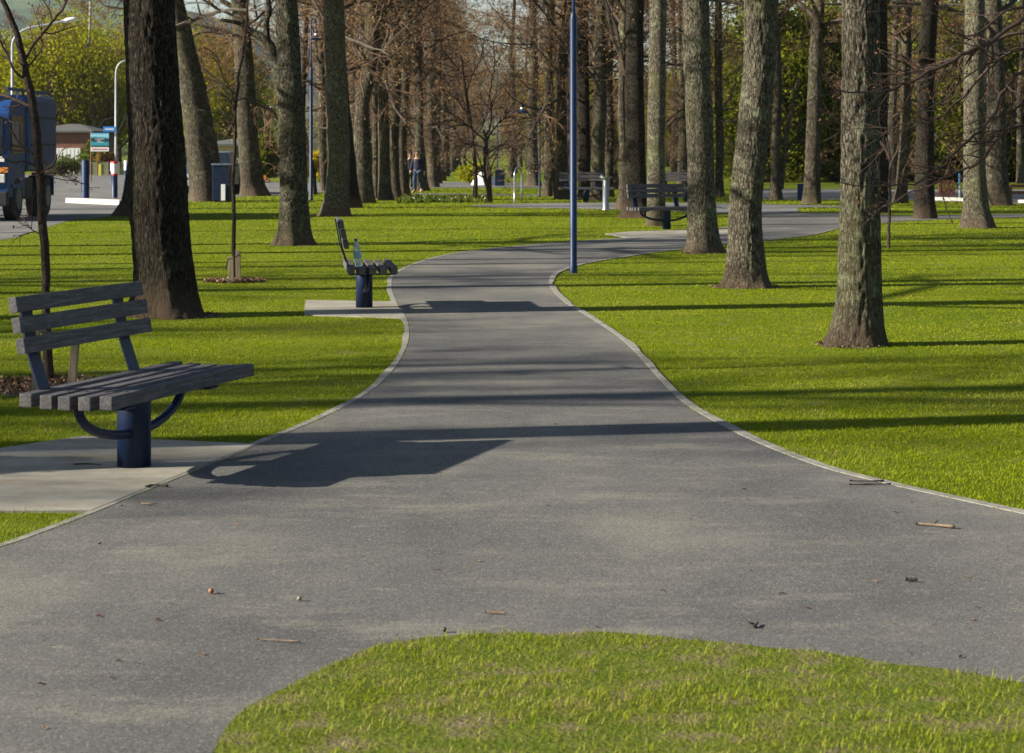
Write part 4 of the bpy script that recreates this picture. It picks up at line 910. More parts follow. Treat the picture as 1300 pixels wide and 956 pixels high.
# ------------------------------------------------------------------ lamps
def park_lamp(px, yb, ztop, zj, side, label, r=.048, arm=.45, rz=0):
    g = G(px, yb); root = empty('park_lamp', g, label, 'street lamp', 'blue crook necked park lamps', rz)
    mb = MB(); mb.lathe([(r * 1.15, -.02), (r * 1.15, .10), (r, .11), (r, zj), (r * .75, zj + .07), (r * .5, zj + .1)], seg=20); mb.build('pole', NAVYL, root, smooth=True)
    mb = MB(); rad = arm / 2; P = [(0, 0, zj + .05), (0, 0, ztop - rad)]
    for t in np.linspace(0, math.pi, 14)[1:]: P.append((side * (rad - rad * math.cos(t)), 0, ztop - rad + rad * math.sin(t)))
    P.append((side * arm, 0, ztop - rad - .22)); mb.tube(P, r * .48, 10); mb.build('crook_arm', NAVYL, root, smooth=True)
    x = side * arm; z = ztop - rad - .22
    mb = MB(); mb.lathe([(.02, z + .05), (.055, z), (.06, z - .10), (.05, z - .11)], (x, 0, 0)); mb.lathe([(.06, z - .17), (.10, z - .2), (.24, z - .30), (.25, z - .31), (.20, z - .30), (.001, z - .25)], (x, 0, 0)); h = mb.build('lamp_head', NAVYL, root, smooth=True)
    mb = MB(); mb.lathe([(.055, z - .10), (.06, z - .12), (.06, z - .17), (.05, z - .18)], (x, 0, 0)); mb.build('collar', WHITE, h, smooth=True)
    mb = MB(); mb.lathe([(.001, .0), (.05, .0)], (0, 0, .0), 8)
    return root
L0 = park_lamp(728, 347, 4.6, 3.36, 1, 'tall blue lamp post standing beside the path bend in the centre')
park_lamp(395, 254, 5.85, 4.2, 1, 'blue lamp with its hood hanging edge on, between two left hand trunks', .055, .28, math.radians(60))
park_lamp(685, 250, 3.7, 2.75, -1, 'slim blue crook necked lamp with hood to the left, beside the far path', .035, .60)
park_lamp(631.5, 236, 3.1, 2.6, -1, 'distant blue lamp behind the small navy bin', .03, .4)
# drain cover style joint on main lamp omitted; bike hoop, fountain, bins
g = G(656, 258); root = empty('bike_hoop', g, 'polished steel bike hoop beside the far path', 'bike rack')
mb = MB(); P = [(-.07, 0, -.05), (-.07, 0, .4), (-.07, 0, .82)] + [(-.07 + .11 * (1 - math.cos(t)), .30 * (1 - math.cos(t)), .84 + .24 * math.sin(t)) for t in np.linspace(.15, math.pi - .15, 12)] + [(.15, .6, .82), (.15, .6, .4), (.15, .6, -.05)]
mb.tube(P, .026, 10); mb.build('hoop', STEEL, root, smooth=True)
g = G(769, 266.5); root = empty('drinking_fountain', g, 'stainless steel drinking fountain beside the far path', 'drinking fountain')
mb = MB(); mb.lathe([(.10, 0), (.10, .02), (.088, .03), (.080, .82), (.001, .82)]); mb.build('column', STEEL, root, smooth=True)
mb = MB(); mb.lathe([(.07, .80), (.11, .84), (.17, .88), (.175, .895), (.13, .885), (.001, .87)]); mb.build('bowl', STEEL, root, smooth=True)
mb = MB(); mb.tube([(-.13, 0, .88), (-.13, 0, .93), (-.09, 0, .945), (-.05, 0, .93)], .012, 8); mb.build('spout', STEEL, root, smooth=True)
g = G(634.5, 238); root = empty('litter_bin', g, 'small navy litter bin in the gap between the tree rows', 'bin')
mb = MB(); mb.box((0, 0, .40), (.42, .40, .66)); mb.build('body', NAVY, root, bevel=.02); mb = MB(); mb.box((0, 0, .755), (.46, .44, .05)); mb.build('lid', NAVY, root, bevel=.01)
mb = MB(); mb.bar((0, 0, 0), (0, 0, .08), .06, .06); mb.build('foot', NAVY, root)
g = G(281, 257); root = empty('litter_bin', g, 'big navy bin beside the left leaning tree', 'bin')
mb = MB(); mb.box((0, .3, .60), (.56, .6, 1.10)); mb.build('body', NAVY, root, bevel=.02); mb = MB(); mb.box((0, .3, 1.17), (.62, .66, .06)); mb.build('lid', simple('grey blue lid', (.10, .14, .2), .5), root, bevel=.012)
mb = MB(); mb.box((.06, -.035, .31), (.13, .012, .50)); mb.build('notice', WHITE, root, bevel=.003)
for sx in (-1, 1):
    mb = MB(); mb.tube([(sx * .2 - .03, .08, .06), (sx * .2 + .03, .08, .06)], .06, 14); mb.build('wheel', BLACK, root)

# bollards and posts
def bollard(px, yb, ytop, label, bands=None, r=.10, grp='blue street bollards', blue=NAVYL):
    g = G(px, yb); s = (yb - HY) / EYE; h = (yb - ytop) / s
    root = empty('bollard', g, label, 'bollard', grp)
    mb = MB(); z1 = h if not bands else bands[0][0] * h
    mb.lathe([(r * 1.1, 0), (r * 1.1, .03), (r, .04), (r, z1)] + ([(r * .8, z1 + .02), (.001, z1 + .025)] if not bands else []), seg=20); mb.build('post', blue, root, smooth=True)
    if bands:
        for a_, b_, m_, nm in bands:
            mb = MB(); last = b_ >= .99; mb.lathe([(r * 1.04, a_ * h), (r * 1.04, b_ * h)] + ([(.001, b_ * h + .01)] if last else []), seg=20); mb.build(nm, m_, root, smooth=True)
    return root
bollard(108.5, 254, 204, 'plain blue bollard right of the truck, behind the white kerb', None, .125)
bollard(145.5, 251.5, 205, 'blue bollard with white band between two red stripes', [(.62, .67, RED, 'red_band'), (.67, .94, WHITE, 'white_band'), (.94, 1, RED, 'red_band')], .10)
bollard(160, 236, 204, 'blue bollard with white top further down the street', [(.62, 1, WHITE, 'white_band')], .085)
bollard(142, 236, 205, 'white topped bollard behind the red striped one', [(.6, .93, WHITE, 'white_band'), (.93, 1, RED, 'red_band')], .06)
bollard(1017, 255, 234, 'low blue bollard left of the pale slim tree', None, .12)
bollard(1277, 254, 233, 'blue bollard with red top beside the brown railing', [(.75, 1, RED, 'red_band')], .08)
g = G(1218, 253); root = empty('marker_post', g, 'thin blue post with a white foot on the far street at right', 'post')
mb = MB(); mb.tube([(0, 0, 0), (0, 0, .42)], .03, 10); mb.build('foot', WHITE, root); mb = MB(); mb.tube([(0, 0, .42), (0, 0, .85)], .028, 10); mb.build('post', simple('sky blue paint', (.08, .25, .5), .5), root)
g = G(127, 223); mb = MB(); mb.box((0, 0, .35), (.16, .16, .72)); o = mb.build('marker_post', YELLOW, None, bevel=.01); o.location = tuple(g); tag(o, 'short yellow post below the turquoise sign', 'post')
def railing(px0, px1, yb, h, mat, label, name):
    A_, B_ = G(px0, yb), G(px1, yb); root = empty(name, A_, label, 'railing'); D = B_ - A_
    for t_ in np.linspace(0, 1, 4):
        mb = MB(); p = D * t_; mb.box((p[0], p[1], h / 2), (.09, .09, h)); mb.build('post', mat, root, bevel=.006)
    for z in (.45, .92):
        mb = MB(); mb.bar((0, 0, h * z), D + [0, 0, h * z], .05, .10); mb.build('rail', mat, root)
RW = simple('red brown timber', (.20, .07, .04), .8)
railing(1283, 1345, 252, .45, RW, 'low red brown timber railing at the right edge', 'timber_railing')
railing(1193, 1210, 253, .62, RW, 'small red brown timber frame beside the thin blue post', 'timber_stand')
# low wire fence at left back, seen behind the bollards
root = empty('wire_fence', G(95, 222.5), 'low pale green paling fence behind the red striped bollard', 'fence')
A_, B_ = G(95, 222.5), G(165, 222.5); D = B_ - A_
for t_ in np.linspace(0, 1, 6):
    mb = MB(); p = D * t_; mb.box((p[0], 0, .42), (.08, .08, .86)); mb.build('post', STAKE, root)
mb = MB()
for t_ in np.linspace(.01, .99, 46): p = D * t_; mb.box((p[0], .05, .42), (.045, .02, .78))
for z in (.2, .7): mb.bar((0, .08, z), (D[0], .08, z), .03, .05)
mb.build('panel', simple('pale green paling', (.22, .26, .14), .8), root)

# street lights
def street_light(Yd, px, top_y, armpts, label, arm_r=.05):
    X = (px - CX) * Yd / F; root = empty('street_light', (X, Yd, 0), label, 'street light', 'tall galvanised street lights')
    P = [W(x, y, Yd) - [X, Yd, 0] for x, y in armpts]; z0 = P[0][2]
    mb = MB(); mb.tube([(0, 0, -.1), (0, 0, 1.2), (P[0][0], 0, z0)], [.10, .075, .06], 12); mb.build('pole', GALV, root, smooth=True)
    mb = MB(); PP = smooth_poly(np.array(P), 5); mb.tube(PP, np.linspace(.06, arm_r * .7, len(PP)), 8); mb.build('arm', GALV, root, smooth=True)
    q = P[-1]; d = P[-1] - P[-2]; d /= np.linalg.norm(d); mb = MB(); mb.tube([q - d * .1, q + d * .15, q + d * .55, q + d * .72], [.05, .13, .11, .03], 10)
    mb.build('lamp_head', WHITE, root, smooth=True); return root
street_light(108, 15.5, 25, [(15.5, 60), (17, 51), (24, 42), (38, 35), (55, 32), (80, 27)], 'curved grey street light above the blue truck')
street_light(140, 147, 76, [(147, 96), (148.5, 86), (154, 79), (162, 76.5), (172, 76), (186, 76)], 'grey street light right of the turquoise sign with a blue street name board')
street_light(200, 243, 105, [(243, 125), (247, 117), (256, 112), (270, 108.5), (286, 106)], 'grey street light showing above the big navy bin')
street_light(210, 330, 130, [(322, 152), (325, 143), (332, 139), (342, 137)], 'faint distant street light left of the straight tree')
# street name board
p = W(139, 164, 139.8); mb = MB(); mb.box((0, 0, 0), (.78, .03, .32)); o = mb.build('street_name_sign', simple('sign blue', (.03, .22, .62), .4), None, bevel=.01); o.location = tuple(p); tag(o, 'small blue street name board fixed to the grey pole', 'sign')
mb = MB(); mb.box((0, -.02, 0), (.56, .004, .07)); mb.build('lettering', WHITE, o)
# landscape sign on a post
Yd = 112; X = (127 - CX) * Yd / F; root = empty('information_sign', (X, Yd, 0), 'turquoise landscape sign with a white strip below, left of the grey pole', 'sign')
s_ = Yd / F
for sx in (-1,):
    mb = MB(); mb.tube([(sx * .46, 0, 0), (sx * .46, 0, EYE + (HY - 167) * s_)], .035, 8); mb.build('post', RW, root)
def signmat():
    t = NT('mountain lake picture'); co = t.coord(); sp = t.n('SeparateXYZ'); t.l(co, sp.inputs[0])
    z = t.math('ADD', t.fr(sp.outputs[2], -.33, .33), t.math('MULTIPLY', t.math('SUBTRACT', t.noise(co, 3.5, 4), .5), .35))
    c = t.ramp(z, [(.0, (.03, .25, .32)), (.28, (.03, .30, .38)), (.36, (.01, .04, .05)), (.58, (.012, .05, .055)), (.66, (.10, .42, .55)), (.78, (.35, .65, .75)), (1, (.06, .38, .55))])
    t.bsdf(c, .4); return t.m
cz = EYE + (HY - 177) * s_
mb = MB(); mb.box((0, 0, 0), (.92, .04, .64)); o = mb.build('picture_panel', signmat(), root, bevel=.004); o.location = (0, -.05, cz)
mb = MB()
for zz, ww, xx in ((.02, .5, .02), (-.07, .22, -.02), (-.14, .34, .05)):
    for q in range(int(ww / .055)): mb.box((xx - ww / 2 + q * .055, -.024, zz), (.038, .004, .034))
mb.build('lettering', WHITE, o)
mb = MB(); mb.box((0, 0, 0), (.92, .04, .21)); o = mb.build('caption_panel', WHITE, root, bevel=.004); o.location = (0, -.05, EYE + (HY - 189.5) * s_)
mb = MB()
for q in range(12): mb.box((-.36 + q * .066, -.024, 0), (.04, .004, .06))
mb.build('lettering', RED, o)

# ------------------------------------------------------------------ houses
def house(x0, x1, Yd, depth, hw, hr, wall, roof, label, seed=0, hip=True):
    X0, X1 = (x0 - CX) * Yd / F, (x1 - CX) * Yd / F; w = X1 - X0
    root = empty('house', ((X0 + X1) / 2, Yd, 0), label, 'house')
    mb = MB(); mb.box((0, depth / 2, hw / 2), (w, depth, hw)); mb.build('wall', wall, root)
    a_ = .35; V = [(-w/2-a_, -a_, hw), (w/2+a_, -a_, hw), (w/2+a_, depth+a_, hw), (-w/2-a_, depth+a_, hw), (-w/2+1.5, depth/2, hw+hr), (w/2-1.5, depth/2, hw+hr)]
    V += [(x, y, z - .12) for x, y, z in V[:4]]
    mb = MB(); mb.add(V, [[0,1,5,4],[2,3,4,5],[1,2,5,5],[3,0,4,4],[0,6,7,1],[1,7,8,2],[2,8,9,3],[3,9,6,0],[6,9,8,7]]); mb.build('roof', roof, root)
    return root, w
h1, w1 = house(40, 113, 146, 9, 2.85, .5, BRICK, ROOFD, 'low brick house with a grey roof and white garage door behind the truck')
mb = MB(); mb.box((.55, -.04, .85), (1.55, .06, 1.7)); gd = mb.build('garage_door', WHITE, h1)
mb = MB()
for q in range(6): mb.box((-.1 + q * .26, -.075, .85), (.02, .01, 1.6))
mb.build('panel_ribs', simple('grey seam', (.35, .35, .35), .6), gd)
mb = MB(); mb.box((-1.2, -.03, 1.4), (1.0, .06, .9)); wf = mb.build('window', WHITE, h1); mb = MB(); mb.box((-1.2, -.065, 1.4), (.86, .02, .76)); mb.build('pane', GLASSD, wf)
h2, w2 = house(262, 322, 135, 8, 1.95, .4, CREAM, ROOFD, 'cream house wall showing above the parked car')
mb = MB(); mb.box((.5, -.03, 1.45), (.5, .06, .85)); wf = mb.build('window', WHITE, h2); mb = MB(); mb.box((.5, -.065, 1.45), (.4, .02, .75)); mb.build('pane', GLASSD, wf)
mb = MB(); mb.box((-.4, -.03, 1.0), (.8, .05, 1.0)); mb.build('door', WHITE, h2)
Yd = 125; A_ = W(326, 231, Yd); root = empty('porch', ((340 - CX) * Yd / F, Yd, 0), 'flat dark porch roof on a red post beside the clipped hedge', 'porch')
mb = MB(); mb.box((0, .8, EYE + .12), (2.0, 2.4, .14)); mb.build('roof', simple('dark fascia', (.04, .045, .05), .7), root)
for sx in (-.52, .85):
    mb = MB(); mb.box((sx, 0, EYE / 2), (.12, .12, EYE + .1)); mb.build('post', RED if sx < 0 else RW, root)
mb = MB(); mb.box((0, 1.9, .8), (1.9, .1, 1.6)); mb.build('back_wall', simple('brown cladding', (.09, .06, .045), .8), root)
g = G(334.5, 231.5); mb = MB(); mb.box((0, 0, .17), (.30, .3, .30)); mb.box((0, 0, .33), (.26, .26, .02), m=0); o = mb.build('crate', ORANGE, None, bevel=.01); o.location = tuple(g); tag(o, 'small orange crate on the far street edge', 'crate')
g = G(339.5, 232); root = empty('toy_box', g, 'red and white box right of the orange crate', 'box'); mb = MB(); mb.box((0, 0, .08), (.28, .2, .14)); mb.build('base', RED, root, bevel=.01); mb = MB(); mb.box((0, -.11, .09), (.18, .02, .06)); mb.build('panel', WHITE, root)
# white mound / tarpaulin in the gap
g = G(613, 235); mb = MB(); rr = np.random.RandomState(3); th = np.linspace(0, 6.283, 28, endpoint=False); V = []; 
for q, (rad, z) in enumerate([(.40, 0), (.36, .12), (.27, .28), (.16, .40), (.04, .47)]):
    for t_ in th: V.append(((rad * (1 + .12 * math.sin(3 * t_ + 1))) * math.cos(t_) + .10 * z, rad * math.sin(t_) * .9, z * (1 + .06 * math.sin(5 * t_))))
Fa = [[q * 28 + i_, q * 28 + (i_ + 1) % 28, (q + 1) * 28 + (i_ + 1) % 28, (q + 1) * 28 + i_] for q in range(4) for i_ in range(28)]
mb.add(V, Fa); mb.add(V[-28:], [[0, i_, i_ + 1, i_ + 1] for i_ in range(1, 27)]); o = mb.build('covered_mound', WHITE, None, smooth=True); o.location = tuple(g); o.scale = (1.45, 1.3, 1.35); tag(o, 'white sheeted mound at the end of the tree avenue', 'mound')

# ------------------------------------------------------------------ truck
def truck():
    XS, YF, YR, Wd = -11.4, 50.0, 55.3, 2.4
    root = empty('truck', (XS - Wd / 2, (YF + YR) / 2, 0), 'blue lorry parked on the street at the left edge', 'truck'); cy = (YF + YR) / 2
    f = YF - cy; r = YR - cy; hw = Wd / 2
    mb = MB(); mb.box((0, (f + 1.95 + r) / 2, 2.02), (Wd, r - f - 1.95, 1.82)); mb.build('body', TRUCKB, root, bevel=.16)
    mb = MB()
    for z in (1.75, 2.4):
        mb.box((hw + .006, (f + 2.2 + r) / 2 - .05, z), (.03, r - f - 2.5, .05))
    mb.box((0, r - .6, 1.2), (Wd - .1, 1.0, .12)); mb.build('body_trim', TRUCKD, root, bevel=.006)
    # cab
    V = []; prof = [(f, .55), (f, 1.45), (f + .12, 2.45), (f + .35, 2.75), (f + 1.8, 2.80), (f + 1.8, .55)]
    n = len(prof); V = [(-hw + .04, y, z) for y, z in prof] + [(hw - .04, y, z) for y, z in prof]
    Fq = [[i_, (i_ + 1) % n, n + (i_ + 1) % n, n + i_] for i_ in range(n)]
    mb = MB(); mb.add(V, Fq)
    for s0 in (0, n): mb.add(V[s0:s0 + n], [[0, 1, 2, 5], [2, 3, 4, 5]])
    mb.build('cab', TRUCKB, root, bevel=0)
    mb = MB(); mb.box((hw - .03, f + .95, 1.98), (.03, 1.15, .86)); mb.build('side_window', GLASSD, root, bevel=.01)
    mb = MB(); tl = math.atan2(.12, 1.0); mb.box((0, f + .035, 1.95), (Wd - .3, .03, .85), [[1, 0, 0], [0, math.cos(tl), math.sin(tl)], [0, -math.sin(tl), math.cos(tl)]]); mb.build('windscreen', GLASSD, root)
    mb = MB(); mb.box((0, f - .03, 1.1), (Wd - .7, .06, .5)); 
    mb.build('grille', TRUCKD, root, bevel=.01)
    mb = MB(); mb.box((0, f - .06, .52), (Wd, .22, .34)); mb.build('bumper', TRUCKD, root, bevel=.04)
    mb = MB(); mb.box((0, f - .045, 1.42), (Wd - .2, .03, .12)); mb.build('white_stripe', WHITE, root)
    for sx in (-1, 1):
        mb = MB(); mb.box((sx * (hw - .22), f - .05, .98), (.28, .06, .2)); mb.build('headlight', simple('lamp glass', (.6, .6, .55), .15), root, bevel=.02)
        mb = MB(); mb.box((sx * (hw - .14), f - .05, 1.17), (.26, .06, .12)); mb.build('indicator', ORANGE, root, bevel=.01)
        mb = MB(); mb.box((sx * (hw + .14), f + .08, 2.0), (.16, .12, .5)); mb.bar((sx * (hw - .03), f + .1, 2.3), (sx * (hw + .14), f + .08, 2.2), .03, .03); mb.build('mirror', TRUCKD, root, bevel=.0)
    # roof rail
    mb = MB()
    for sx in (-1, 1): mb.bar((sx * (hw - .15), f + .4, 3.03), (sx * (hw - .15), r - .25, 3.03), .07, .07, (0, 0, 1))
    for y in np.linspace(f + 2.1, r - .3, 5): mb.box((hw - .15, y, 2.97), (.05, .06, .12)); mb.box((-hw + .15, y, 2.97), (.05, .06, .12))
    for y in (f + .6, f + 1.5): mb.box((hw - .15, y, 2.9), (.05, .06, .24)); mb.box((-hw + .15, y, 2.9), (.05, .06, .24))
    mb.build('roof_rail', simple('dark blue rail', (.03, .06, .14), .5), root)
    mb = MB(); mb.box((0, .3, .72), (1.0, r - f - .8, .26)); mb.box((hw - .25, f + 2.3, .72), (.4, .75, .5)); mb.box((-hw + .25, f + 2.3, .72), (.4, .75, .5)); mb.build('chassis', TRUCKD, root, bevel=.01)
    mb = MB(); mb.box((hw - .12, f + 1.0, .80), (.24, 1.3, .10)); mb.box((hw - .12, r - 1.1, 1.04), (.3, 1.3, .06)); mb.box((hw - .15, r - .42, .75), (.3, .03, .5)); mb.build('mudguards', TRUCKB, root, bevel=.01)
    for y in (f + 1.0, r - 1.1):
        for sx in (-1, 1):
            mb = MB(); w_ = .28 if y < 0 else .45; mb.tube([(sx * (hw - .02), y, .5), (sx * (hw - .06), y, .5), (sx * (hw - w_), y, .5)], [.47, .5, .5], 28)
            wh = mb.build('wheel', BLACK, root); mb = MB(); mb.tube([(sx * (hw + .005), y, .5), (sx * (hw - .08), y, .5)], [.26, .28], 20); mb.build('rim', simple('grey rim', (.12, .13, .15), .5, .4), wh)
truck()

# ------------------------------------------------------------------ parked car (front towards the camera)
def car():
    g = G(258, 247.5); root = empty('parked_car', (g[0], g[1] + .1, 0), 'dark teal car parked nose on, half hidden behind the left leaning tree', 'car')
    hw = .88; prof = [(0, .35), (0, .62), (.06, .78), (1.1, .98), (1.75, 1.52), (3.2, 1.56), (4.1, 1.0), (4.3, .9), (4.3, .35)]
    n = len(prof); ins = [0, 0, .02, .04, .20, .20, .08, .03, 0]
    V = [(-hw + q, y, z) for (y, z), q in zip(prof, ins)] + [(hw - q, y, z) for (y, z), q in zip(prof, ins)]
    mb = MB(); mb.add(V, [[i_, (i_ + 1) % n, n + (i_ + 1) % n, n + i_] for i_ in range(n)]); 
    for s0 in (0, n): mb.add(V[s0:s0 + n], [[0, 1, 2, 8], [2, 3, 7, 8], [3, 4, 5, 6], [3, 6, 7, 7]])
    mb.build('body', CARP, root)
    mb = MB(); a_ = .03; mb.add([(-.76, 1.14, 1.02 + a_), (.76, 1.14, 1.02 + a_), (.62, 1.70, 1.48 + a_), (-.62, 1.70, 1.48 + a_)], [[0, 1, 2, 3]]); mb.build('windscreen', GLASSD, root)
    for sx in (-1, 1):
        mb = MB(); mb.add([(sx * (hw - .055), 1.35, 1.05), (sx * (hw - .055), 3.6, 1.05), (sx * (hw - .19), 3.1, 1.48), (sx * (hw - .19), 1.85, 1.48)], [[0, 1, 2, 3]]); mb.build('side_window', GLASSD, root)
        mb = MB(); mb.box((sx * .66, -.02, .68), (.32, .08, .14)); mb.build('headlight', simple('lamp glass', (.6, .62, .62), .15), root, bevel=.02)
        mb = MB(); mb.box((sx * (hw + .08), 1.45, 1.08), (.18, .08, .13)); mb.build('mirror', CARP, root, bevel=.02)
        for y in (.8, 3.45):
            mb = MB(); mb.tube([(sx * (hw + .01), y, .31), (sx * (hw - .2), y, .31)], .31, 24); w_ = mb.build('wheel', BLACK, root); mb = MB(); mb.tube([(sx * (hw + .02), y, .31), (sx * (hw - .05), y, .31)], .19, 16); mb.build('rim', GALV, w_)
    mb = MB(); mb.box((0, -.04, .43), (1.74, .14, .22)); mb.build('bumper', simple('silver bumper', (.35, .38, .40), .4), root, bevel=.03)
    mb = MB(); mb.box((0, -.12, .46), (.40, .02, .12)); mb.build('number_plate', WHITE, root)
    mb = MB(); mb.box((0, -.01, .68), (.8, .05, .12)); mb.build('grille', BLACK, root)
car()

# ------------------------------------------------------------------ people
def skin_figure(name, joints, edges, mat, parent, levels=2):
    me = bpy.data.meshes.new(name + '_frame'); names = list(joints); me.from_pydata([joints[k_][:3] for k_ in names], [(names.index(a_), names.index(b_)) for a_, b_ in edges], [])
    o = bpy.data.objects.new('tmp', me); COL.objects.link(o)
    md = o.modifiers.new('s', 'SKIN'); md.use_smooth_shade = True
    for i_, k_ in enumerate(names):
        r_ = joints[k_][3]; r_ = r_ if isinstance(r_, tuple) else (r_, r_)
        me.skin_vertices[0].data[i_].radius = r_; me.skin_vertices[0].data[i_].use_root = (i_ == 0)
    sb = o.modifiers.new('u', 'SUBSURF'); sb.levels = levels; sb.render_levels = levels
    dg = bpy.context.evaluated_depsgraph_get(); ev = o.evaluated_get(dg); m2 = bpy.data.meshes.new_from_object(ev)
    bpy.data.objects.remove(o); m2.name = name
    m2.materials.clear(); m2.materials.append(mat)
    for f in m2.polygons: f.use_smooth = True; f.material_index = 0
    return link(name, m2, parent)
SKIN = simple('skin', (.45, .25, .17), .55, 0, .05)
def person(loc, rz, label, top_mat, leg_mat, shoe_mat, hair_mat, stride=.22, h=1.6, sleeve=None, pale=None):
    root = empty('person', loc, label, 'person', None, rz); k = h / 1.72
    # facing -Y locally (towards the camera)
    J = {'hip': (0, 0, .93, (.135, .10)), 'chest': (0, -.02, 1.25, (.165, .115)), 'neckb': (0, -.03, 1.43, (.07, .065)), 'neck': (0, -.06, 1.49, .052), 'headc': (0, -.09, 1.60, (.075, .092)), 'headt': (0, -.085, 1.685, (.065, .08)),
         'hl': (-.09, 0, .86, .088), 'kl': (-.10, -.14, .50, .062), 'al': (-.10, .02 - .10, .10, .043), 'tl': (-.11, -.26, .04, (.045, .035)),
         'hr': (.09, 0, .86, .088), 'kr': (.10, .06, .49, .062), 'ar': (.10, .28, .15, .043), 'tr': (.11, .17, .05, (.045, .035)),
         'sl': (-.18, -.02, 1.38, .062), 'el': (-.245, .02, 1.12, .045), 'wl': (-.27, -.12, .90, .032), 'ml': (-.275, -.16, .83, (.022, .036)),
         'sr': (.18, -.02, 1.38, .062), 'er': (.25, .06, 1.12, .045), 'wr': (.30, .02, .88, .032), 'mr': (.31, -.01, .80, (.022, .036))}
    E = [('hip', 'chest'), ('chest', 'neckb'), ('neckb', 'neck'), ('neck', 'headc'), ('headc', 'headt'), ('hip', 'hl'), ('hl', 'kl'), ('kl', 'al'), ('al', 'tl'), ('hip', 'hr'), ('hr', 'kr'), ('kr', 'ar'), ('ar', 'tr'),
         ('neckb', 'sl'), ('sl', 'el'), ('el', 'wl'), ('wl', 'ml'), ('neckb', 'sr'), ('sr', 'er'), ('er', 'wr'), ('wr', 'mr')]
    body = skin_figure('body', J, E, SKIN, root)
    def grown(keys, edges, mat, nm, g_=.014):
        JJ = {}
        for q in keys:
            v = J[q]; r_ = v[3]; r_ = tuple(x + g_ for x in r_) if isinstance(r_, tuple) else r_ + g_; JJ[q] = (*v[:3], r_)
        return JJ
    K = grown(['chest', 'hip', 'neckb', 'sl', 'el', 'wl', 'sr', 'er', 'wr'], None, None, 'x', .016); K['hip'] = (0, 0, .88, (.180, .145))
    skin_figure('jumper', K, [('chest', 'hip'), ('chest', 'neckb'), ('neckb', 'sl'), ('sl', 'el'), ('el', 'wl'), ('neckb', 'sr'), ('sr', 'er'), ('er', 'wr')], top_mat, root)
    K = grown(['hip', 'hl', 'kl', 'al', 'hr', 'kr', 'ar'], None, None, 'x', .018); K['hip'] = (0, 0, .95, (.155, .122))
    skin_figure('jeans', K, [('hip', 'hl'), ('hl', 'kl'), ('kl', 'al'), ('hip', 'hr'), ('hr', 'kr'), ('kr', 'ar')], leg_mat, root)
    for a_, b_ in (('al', 'tl'), ('ar', 'tr')):
        p, q = np.array(J[a_][:3]), np.array(J[b_][:3]); mb = MB(); mb.tube([p + [0, .07, -.055], p + [0, 0, -.03], (p + q) / 2 + [0, 0, -.01], q + [0, -.04, -.005], q + [0, -.07, -.012]], [.03, .058, .05, .046, .015], 12)
        mb.build('shoe', shoe_mat, root, smooth=True)
    mb = MB(); 
    th = np.linspace(0, 6.283, 16, endpoint=False); c = np.array([0, -.07, 1.63]); V = []
    for zz, rr_ in ((-.02, .096), (.03, .100), (.07, .088), (.10, .055), (.112, .01)):
        for t_ in th:
            fy = rr_ * math.sin(t_) * 1.12; V.append(c + [rr_ * math.cos(t_), max(fy, -.055 if zz < .05 else -.09) + .012, zz + .02])
    mb.add(V, [[q * 16 + i_, q * 16 + (i_ + 1) % 16, (q + 1) * 16 + (i_ + 1) % 16, (q + 1) * 16 + i_] for q in range(4) for i_ in range(16)]); mb.build('hair', hair_mat, root, smooth=True)
    mb = MB(); mb.tube([(0, -.175, 1.61), (0, -.20, 1.585), (0, -.18, 1.575)], [.008, .014, .008], 8); mb.build('nose', SKIN, root, smooth=True)
    for nm in ('ml', 'mr'):
        c = np.array(J[nm][:3]); mb = MB(); sg = -1 if nm == 'ml' else 1
        for q in range(4): mb.tube([c + [0, -.025 + q * .018, -.02], c + [-.004 * sg, -.028 + q * .019, -.06], c + [-.012 * sg, -.03 + q * .018, -.088 + .008 * abs(q - 1.5)]], [.0095, .009, .007], 8)
        mb.tube([c + [-.01 * sg, -.035, .01], c + [-.015 * sg, -.055, -.02], c + [-.02 * sg, -.055, -.045]], [.011, .010, .008], 8); mb.build('fingers', SKIN, root, smooth=True)
    for sx in (-1, 1):
        mb = MB(); mb.lathe([(.001, .012), (.011, .006), (.011, -.006), (.001, -.012)], (sx * .032, -.172, 1.625), 8); mb.build('eye', BLACK, root, smooth=True)
        mb = MB(); mb.tube([(sx * .088, -.08, 1.635), (sx * .098, -.07, 1.62), (sx * .09, -.08, 1.59)], [.01, .014, .008], 8); mb.build('ear', SKIN, root, smooth=True)
    mb = MB(); mb.tube([(-.022, -.176, 1.555), (0, -.182, 1.553), (.022, -.176, 1.555)], [.003, .007, .003], 6); mb.build('mouth', simple('lips', (.35, .12, .1), .5), root, smooth=True)
    if sleeve is not None:
        K = grown(['sr', 'er', 'wr'], None, None, 'x', .026); skin_figure('sleeve', K, [('sr', 'er'), ('er', 'wr')], sleeve, root)
    root.scale = (k, k, k); return root
NAVYC = simple('navy knit', (.012, .012, .035), .9, 0, .2, 20); JEANS = simple('blue denim', (.022, .045, .085), .85, 0, .3, 10); TAN = simple('tan leather', (.42, .26, .10), .6); HAIR = simple('brown hair', (.05, .03, .02), .8)
g = G(530, 244.5); person((g[0], g[1], 0), math.radians(-14), 'person walking in navy jumper, blue jeans and tan shoes beside the left tree row', NAVYC, JEANS, TAN, HAIR, h=1.56)
g = G(519.6, 243.3); person((g[0], g[1] + .6, 0), math.radians(10), 'person in dark clothes with one white sleeve, half hidden behind a trunk', simple('charcoal fleece', (.02, .02, .024), .9), simple('black trousers', (.015, .015, .018), .9), BLACK, HAIR, h=1.52, sleeve=simple('white cotton', (.75, .75, .78), .9, 0, .03))

